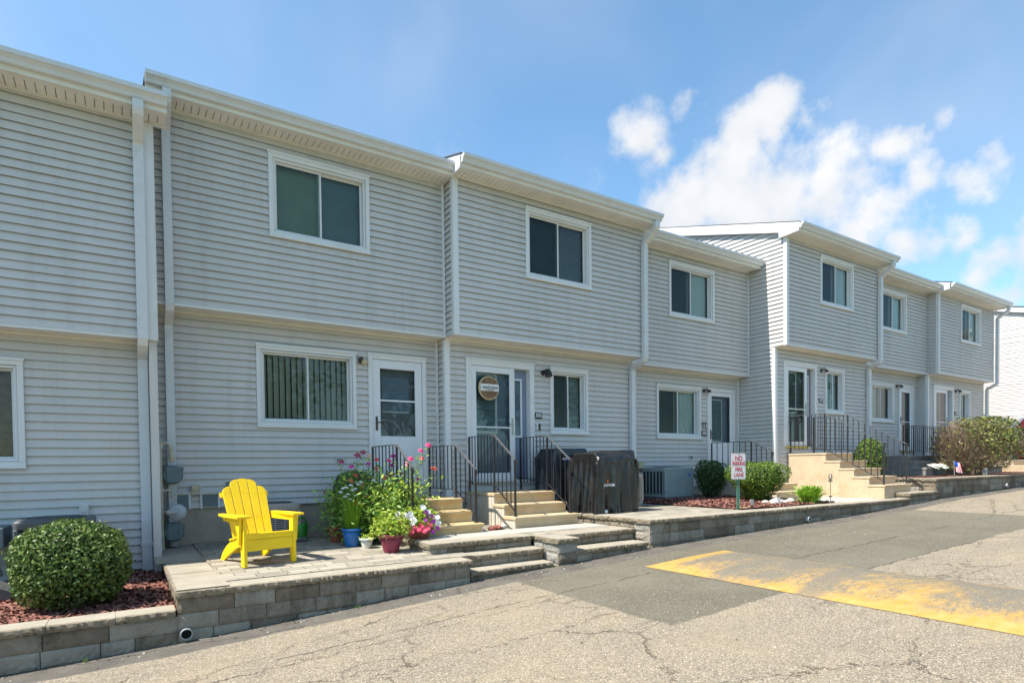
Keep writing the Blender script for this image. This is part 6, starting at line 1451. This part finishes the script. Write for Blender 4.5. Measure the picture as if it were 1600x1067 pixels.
for k in range(9):
    x = 10.55+.16*(k % 5)+random.uniform(-.04, .04); y = 6.95+.14*(k//5)+random.uniform(-.03, .03); r_ = random.uniform(.05, .095)
    m = MB().mat('rock'); m.smooth = True; m.ball((x, y, Z3+r_*.55), (r_*1.25, r_, r_*.75), 12, 8, .09, k); o = m.build('garden_rock'); tag(o, ('largest', 'second', 'third', 'fourth', 'rightmost', 'rear left', 'rear second', 'rear third', 'rear fourth')[k]+' pale rock in the heap between the large hedge and the grassy clump', 'rock', 'pale rocks beside the hedge')
m = MB().mat('step_gold'); m.box(9.12, 9.40, 6.62, 6.68, Z3+.0, Z3+.03, .006); tag(m.build('edging_brick'), 'rusty flat brick lying at the foot of the sign post', 'brick')
for k in range(6):
    x = 4.62+.07*k+random.uniform(-.03, .03); y = 7.62+random.uniform(-.06, .08)+.04*k; r_ = random.uniform(.035, .06)
    m = MB().mat('rock' if k > 2 else 'terra'); m.smooth = True; m.ball((x, y, ZU+r_*.5), (r_*1.3, r_, r_*.7), 10, 7, .12, k+30); o = m.build('garden_rock'); tag(o, ('leftmost red brown stone', 'second red brown stone', 'third red brown stone', 'first pale stone after the red ones', 'second pale stone', 'rightmost pale stone')[k]+' in the little pile between the two house stairs', 'rock', 'stones between the house stairs' if k > 2 else 'red stones between the house stairs')

# ------------------------------------------------------------------ big dying bush
def big_bush():
    c = np.array([20.25, 7.05, Z4]); o = empty('dying_bush', tuple(c), 'large wide bush with bare brown twigs on its left and yellowing leaves on its right', 'bush')
    g = np.random.default_rng(21); br = MB().mat('twig'); tips = []
    fwd = np.array([.9423, .3347, 0]); side = np.array([.3347, -.9423, 0])  # seen from the drive: side points right
    def grow(p, d, L, r, lev):
        p1 = p+d*L*.5+g.normal(size=3)*.02*L; p2 = p1+(d+g.normal(size=3)*.12)*L*.5; br.tube([p, p1, p2], [r, r*.8, r*.6], 4 if lev else 6, False)
        if lev == 3: tips.append(p2); return
        for _ in range((4, 4, 3)[lev] if lev < 3 else 0):
            nd = d+g.normal(size=3)*(.42, .42, .5)[lev]; nd[2] = abs(nd[2])*.8+.12; nd /= np.linalg.norm(nd); grow(p2 if g.uniform() > .35 else p1, nd, L*(.62+.2*g.uniform()), r*.6, lev+1)
        tips.append(p2)
    for k in range(15):
        a = g.uniform(0, 6.28); e = g.uniform(.25, 1.0); d = np.array([math.cos(a)*math.sin(e), math.sin(a)*math.sin(e), math.cos(e)]); grow(c+np.array([math.cos(a), math.sin(a), 0])*.12, d, .58, .022, 0)
    T = np.array(tips); rel = (T-c); s = rel@side; f_ = rel@fwd
    # clip to a rounded block
    keep = ((np.abs(s)/1.15)**3+(np.abs(f_)/1.2)**3+(np.abs(rel[:, 2]-.75)/.9)**3) < 1.15; T = T[keep]; s = s[keep]; 
    br.build('branches', o)
    P, Nn = shell_pts(12000, (20.25, 7.05, Z4+.86), (1.02, 1.02, .76), 31, 2.8, .35, .07, -.9); rel = P-c; s = rel@side; hgt = rel[:, 2]
    dens = np.clip((s+.50)*1.25, 0, 1)*np.clip(.22+(hgt-.35)*.85, .06, 1); dens = np.where((hgt < .85) & (s < .25), dens*.35, dens)
    lumpn = np.sin(P[:, 0]*7+P[:, 2]*5)*np.sin(P[:, 1]*8+1)*.5+.5; dens = np.maximum(dens, .07); k = g.uniform(size=len(P)) < dens*(.35+.9*lumpn)
    m = MB().mat('leaf_bush'); m.ids = 1; leaves(m, P[k], Nn[k]/np.linalg.norm(Nn[k], axis=1)[:, None], .085, .55, 33, .8); m.build('leaves', o)
    # fine bare twigs filling the crown surface, mostly on the left
    P, Nn = shell_pts(3600, (20.25, 7.05, Z4+.86), (.99, .99, .75), 35, 2.8, .5, .05, -.9); rel = P-c; s = rel@side; k = g.uniform(size=len(P)) < np.clip(.85-s*.55, .25, 1); P = P[k]; rel = rel[k]
    tw = MB().mat('twig')
    for p, r_ in zip(P, rel):
        d = r_/np.linalg.norm(r_); d = d+g.normal(size=3)*.3; d /= np.linalg.norm(d); L = g.uniform(.14, .34); q = p-d*L; tw.tube([q, (p+q)/2+g.normal(size=3)*.012, p], [.006, .005, .0025], 3, False)
    tw.build('twigs', o)
big_bush()
# ---- things on the last wall
fb = empty('flower_bowl', (19.2, 7.6, Z4), 'teal bowl of white flowers on the bed below the grey landing', 'flower pot')
m = MB().mat('meter'); m.lathe((19.2, 7.6, Z4), [(.09, 0), (.17, .14), (.18, .15)], 18); m.build('bowl', fb)
m = MB().mat('leaf_mid'); m.ids = 1; g = np.random.default_rng(4); C = np.array([19.2, 7.6, Z4+.22])+g.normal(size=(160, 3))*np.array([.16, .16, .05]); leaves(m, C, np.tile([0, 0, 1.], (160, 1)), .07, .5, 5); m.build('leaves', fb)
for k in range(16): flower(fb, (19.2+random.uniform(-.28, .28), 7.55+random.uniform(-.2, .15), Z4+.24+random.uniform(-.02, .07)), 'w', .13, layers=1)
fl = empty('flag', (19.15, 7.15, Z4), 'small american flag on a stick at the back of the last wall', 'flag')
m = MB().mat('meter_light'); m.tube([(19.15, 7.15, Z4), (19.12, 7.15, Z4+.40)], .006); m.build('pole', fl)
fd = Vector((.33, -.94, 0))
def fpt(u, v): return Vector((19.12, 7.15, Z4+.38))+Vector((.05, -.14, -.05))*u*1.0+Vector((.03, -.035, -.28))*v+Vector((.02*math.sin(u*5+v*3), 0, 0))
m = MB()
for k in range(9):
    m.mat('red_ink' if k % 2 == 0 else 'white_ink')
    u0, u1 = k/9, (k+1)/9
    for j in range(4):
        v0, v1 = j/4, (j+1)/4
        if u0 < .5 and v0 < .4: continue
        m.poly([fpt(u0, v0), fpt(u1, v0), fpt(u1, v1), fpt(u0, v1)])
m.mat('sign_blue').poly([fpt(0, 0), fpt(.56, 0), fpt(.56, .5), fpt(0, .5)]); m.build('cloth', fl)
cv = empty('glass_jar_candle', (20.0, 6.75, Z4), 'small amber jar lantern at the foot of the dying bush', 'lantern')
m = MB().mat('pvc'); m.lathe((19.95, 6.72, Z4), [(.06, 0), (.065, .13), (.05, .16)], 12); m.build('jar', cv); m = MB().mat('box_beige'); m.lathe((19.95, 6.72, Z4+.161), [(.055, 0), (.055, .03)], 12); m.build('lid', cv)
S8 = empty('house_stairs', (25.5, 7.2, Z4), 'small cream stairs just past the dying bush at the right edge', 'stairs', 'concrete stairs at the front doors')
m = MB().mat('step_cream'); m.box(24.6, 26.0, 7.0, 7.6, Z4, Z4+.22, .01); m.build('tread', S8); m = MB().mat('step_cream'); m.box(24.9, 26.0, 7.6, 8.4, Z4, Z4+.40, .01); m.build('landing', S8)
m = MB().mat('rail_top'); m.rtube([(25.0, 7.9, Z4+.8), (25.0, 6.9, Z4+.25)], .03, .02, (1, 0, 0)); m.mat('black').box(24.985, 25.015, 7.0, 7.03, Z4, Z4+.3); m.build('railing', S8)
m = MB().mat('brick'); m.poly([(26.2, 6.5, Z4+.12), (34, 6.5, Z4+.3), (34, 9, Z4+.3), (26.2, 9, Z4+.12)]); struct('brick_path', m, 'red brick path at the right edge')
um = empty('red_umbrella', (27.6, 8.1, Z4), 'red and white garden umbrella glimpsed behind the right side of the dying bush', 'umbrella')
m = MB().mat('red_cloth'); n = 10
for k in range(n):
    a0, a1 = 6.2832*k/n, 6.2832*(k+1)/n; m.mat('red_cloth' if k % 2 else 'sign_white'); m.poly([(27.6, 8.1, Z4+1.95), (27.6+.9*math.cos(a0), 8.1+.9*math.sin(a0), Z4+1.55), (27.6+.9*math.cos(a1), 8.1+.9*math.sin(a1), Z4+1.55)])
m.build('canopy', um); m = MB().mat('nickel'); m.tube([(27.6, 8.1, Z4), (27.6, 8.1, Z4+1.95)], .02); m.build('pole', um)
m = MB().mat('red_cloth'); m.box(27.3, 27.9, 7.6, 8.3, Z4+.45, Z4+.75, .05); tag(m.build('seat_cushion'), 'red garden seat under the umbrella at the right edge', 'seat')
clipped_bush('garden_shrub', 'green shrub at the foot of the white neighbouring house', 'shrub', (27.2, 7.3, Z4+.35), (.7, .5, .4), 1800, .08, 'leaf_fern', seed=61)
clipped_bush('garden_hedge', 'green hedge behind the dying bush at the right edge', 'hedge', (29.6, 7.6, Z4+.9), (1.0, 1.2, 1.0), 3200, .11, 'leaf_yew', seed=62)

# ------------------------------------------------------------------ added unseen trees across the drive, to darken what the windows mirror
def tree(x, y, h, seed):
    o = empty('added_tree', (x, y, rz(max(-60, min(60, x)))), POS[seed-200]+' added tree out of view across the drive, mirrored by the windows', 'tree', 'added trees across the drive'); g = np.random.default_rng(seed); b = rz(x)
    t = MB().mat('bark'); t.tube([(x, y, b-.2), (x+.1, y, b+h*.25), (x, y+.1, b+h*.6)], [.22, .17, .08], 8)
    for k in range(7):
        a = k*.9+seed; t.tube([(x, y, b+h*(.25+.04*k)), (x+math.cos(a)*h*.15, y+math.sin(a)*h*.15, b+h*(.42+.05*k)), (x+math.cos(a)*h*.27, y+math.sin(a)*h*.27, b+h*(.5+.05*k))], [.08, .05, .02], 5)
    t.build('trunk', o); m = MB().mat('leaf_tree'); m.ids = 1
    for q in range(26):
        d = g.normal(size=3); d /= np.linalg.norm(d); c = np.array([x, y, b+h*.62])+d*np.array([.30, .30, .30])*h*g.uniform(.4, 1); n = 90
        P = c+g.normal(size=(n, 3))*h*.065; leaves(m, P, g.normal(size=(n, 3)), .38, .6, seed+q, .5)
    m.build('crown', o)
POS = ('left most', 'second', 'third', 'fourth', 'fifth', 'sixth', 'seventh', 'farthest up the drive')
for k, (x, y, h) in enumerate(((-9, -17, 9), (-1, -19, 10.5), (7, -17, 9), (15, -19, 11), (23, -17, 9.5), (32, -18, 10.5), (42, -16, 9.5), (53, -15, 10))): tree(x, y, h, 200+k)

# ------------------------------------------------------------------ litter along the foot of the walls
def litter():
    g = np.random.default_rng(77); m = MB(); mats = ('twig', 'leaf_box_in', 'rock', 'block'); 
    for k in range(900):
        x = g.uniform(-1.2, 21); y = 6.13-abs(g.normal())*.16; L = g.uniform(.004, .013); a = g.uniform(0, 6.28)
        if 3.4 < x < 6.4: y -= .05
        m.mat(mats[int(g.integers(0, 4))]); z = rz(x)+.004
        u = np.array([math.cos(a)*L, math.sin(a)*L, 0]); v = np.array([-math.sin(a)*L*.6, math.cos(a)*L*.6, L*.3]); c = np.array([x, y, z]); q = len(m.v); m.v += [tuple(c-u), tuple(c-v), tuple(c+u+np.array([0, 0, .004])), tuple(c+v)]; m.face((q, q+1, q+2, q+3))
    for k in range(260):
        x = g.uniform(.5, 14); y = g.uniform(2.5, 6.0); L = g.uniform(.004, .012); a = g.uniform(0, 6.28); m.mat(mats[int(g.integers(0, 3))])
        u = np.array([math.cos(a)*L, math.sin(a)*L, 0]); v = np.array([-math.sin(a)*L*.6, math.cos(a)*L*.6, L*.3]); c = np.array([x, y, rz(x)+.005 if x < 5.4 or x > 7 else rz(x)+.07]); q = len(m.v); m.v += [tuple(c-u), tuple(c-v), tuple(c+u+np.array([0, 0, .004])), tuple(c+v)]; m.face((q, q+1, q+2, q+3))
    tag(m.build('grit'), 'grit and bits of dead leaf gathered along the foot of the block walls', 'litter', kind='stuff')
    w = MB().mat('leaf_mid'); w.ids = 1
    for x, y in ((4.62, 6.16), (2.05, 6.13), (8.3, 6.14), (12.6, 6.14), (-.3, 6.12)):
        for k in range(10):
            a = g.uniform(0, 6.28); L = g.uniform(.015, .035); q = len(w.v); b = np.array([x+g.normal()*.015, y, rz(x)]); t_ = b+np.array([math.cos(a)*L, -abs(math.sin(a))*L*.6, L]); d = np.array([.004, 0, 0]); w.v += [tuple(b-d), tuple(b+d), tuple(t_+d*.3), tuple(t_-d*.3)]; w.face((q, q+1, q+2, q+3))
    tag(w.build('weeds'), 'tiny weeds growing at the foot of the block walls', 'weeds', kind='stuff')
litter()
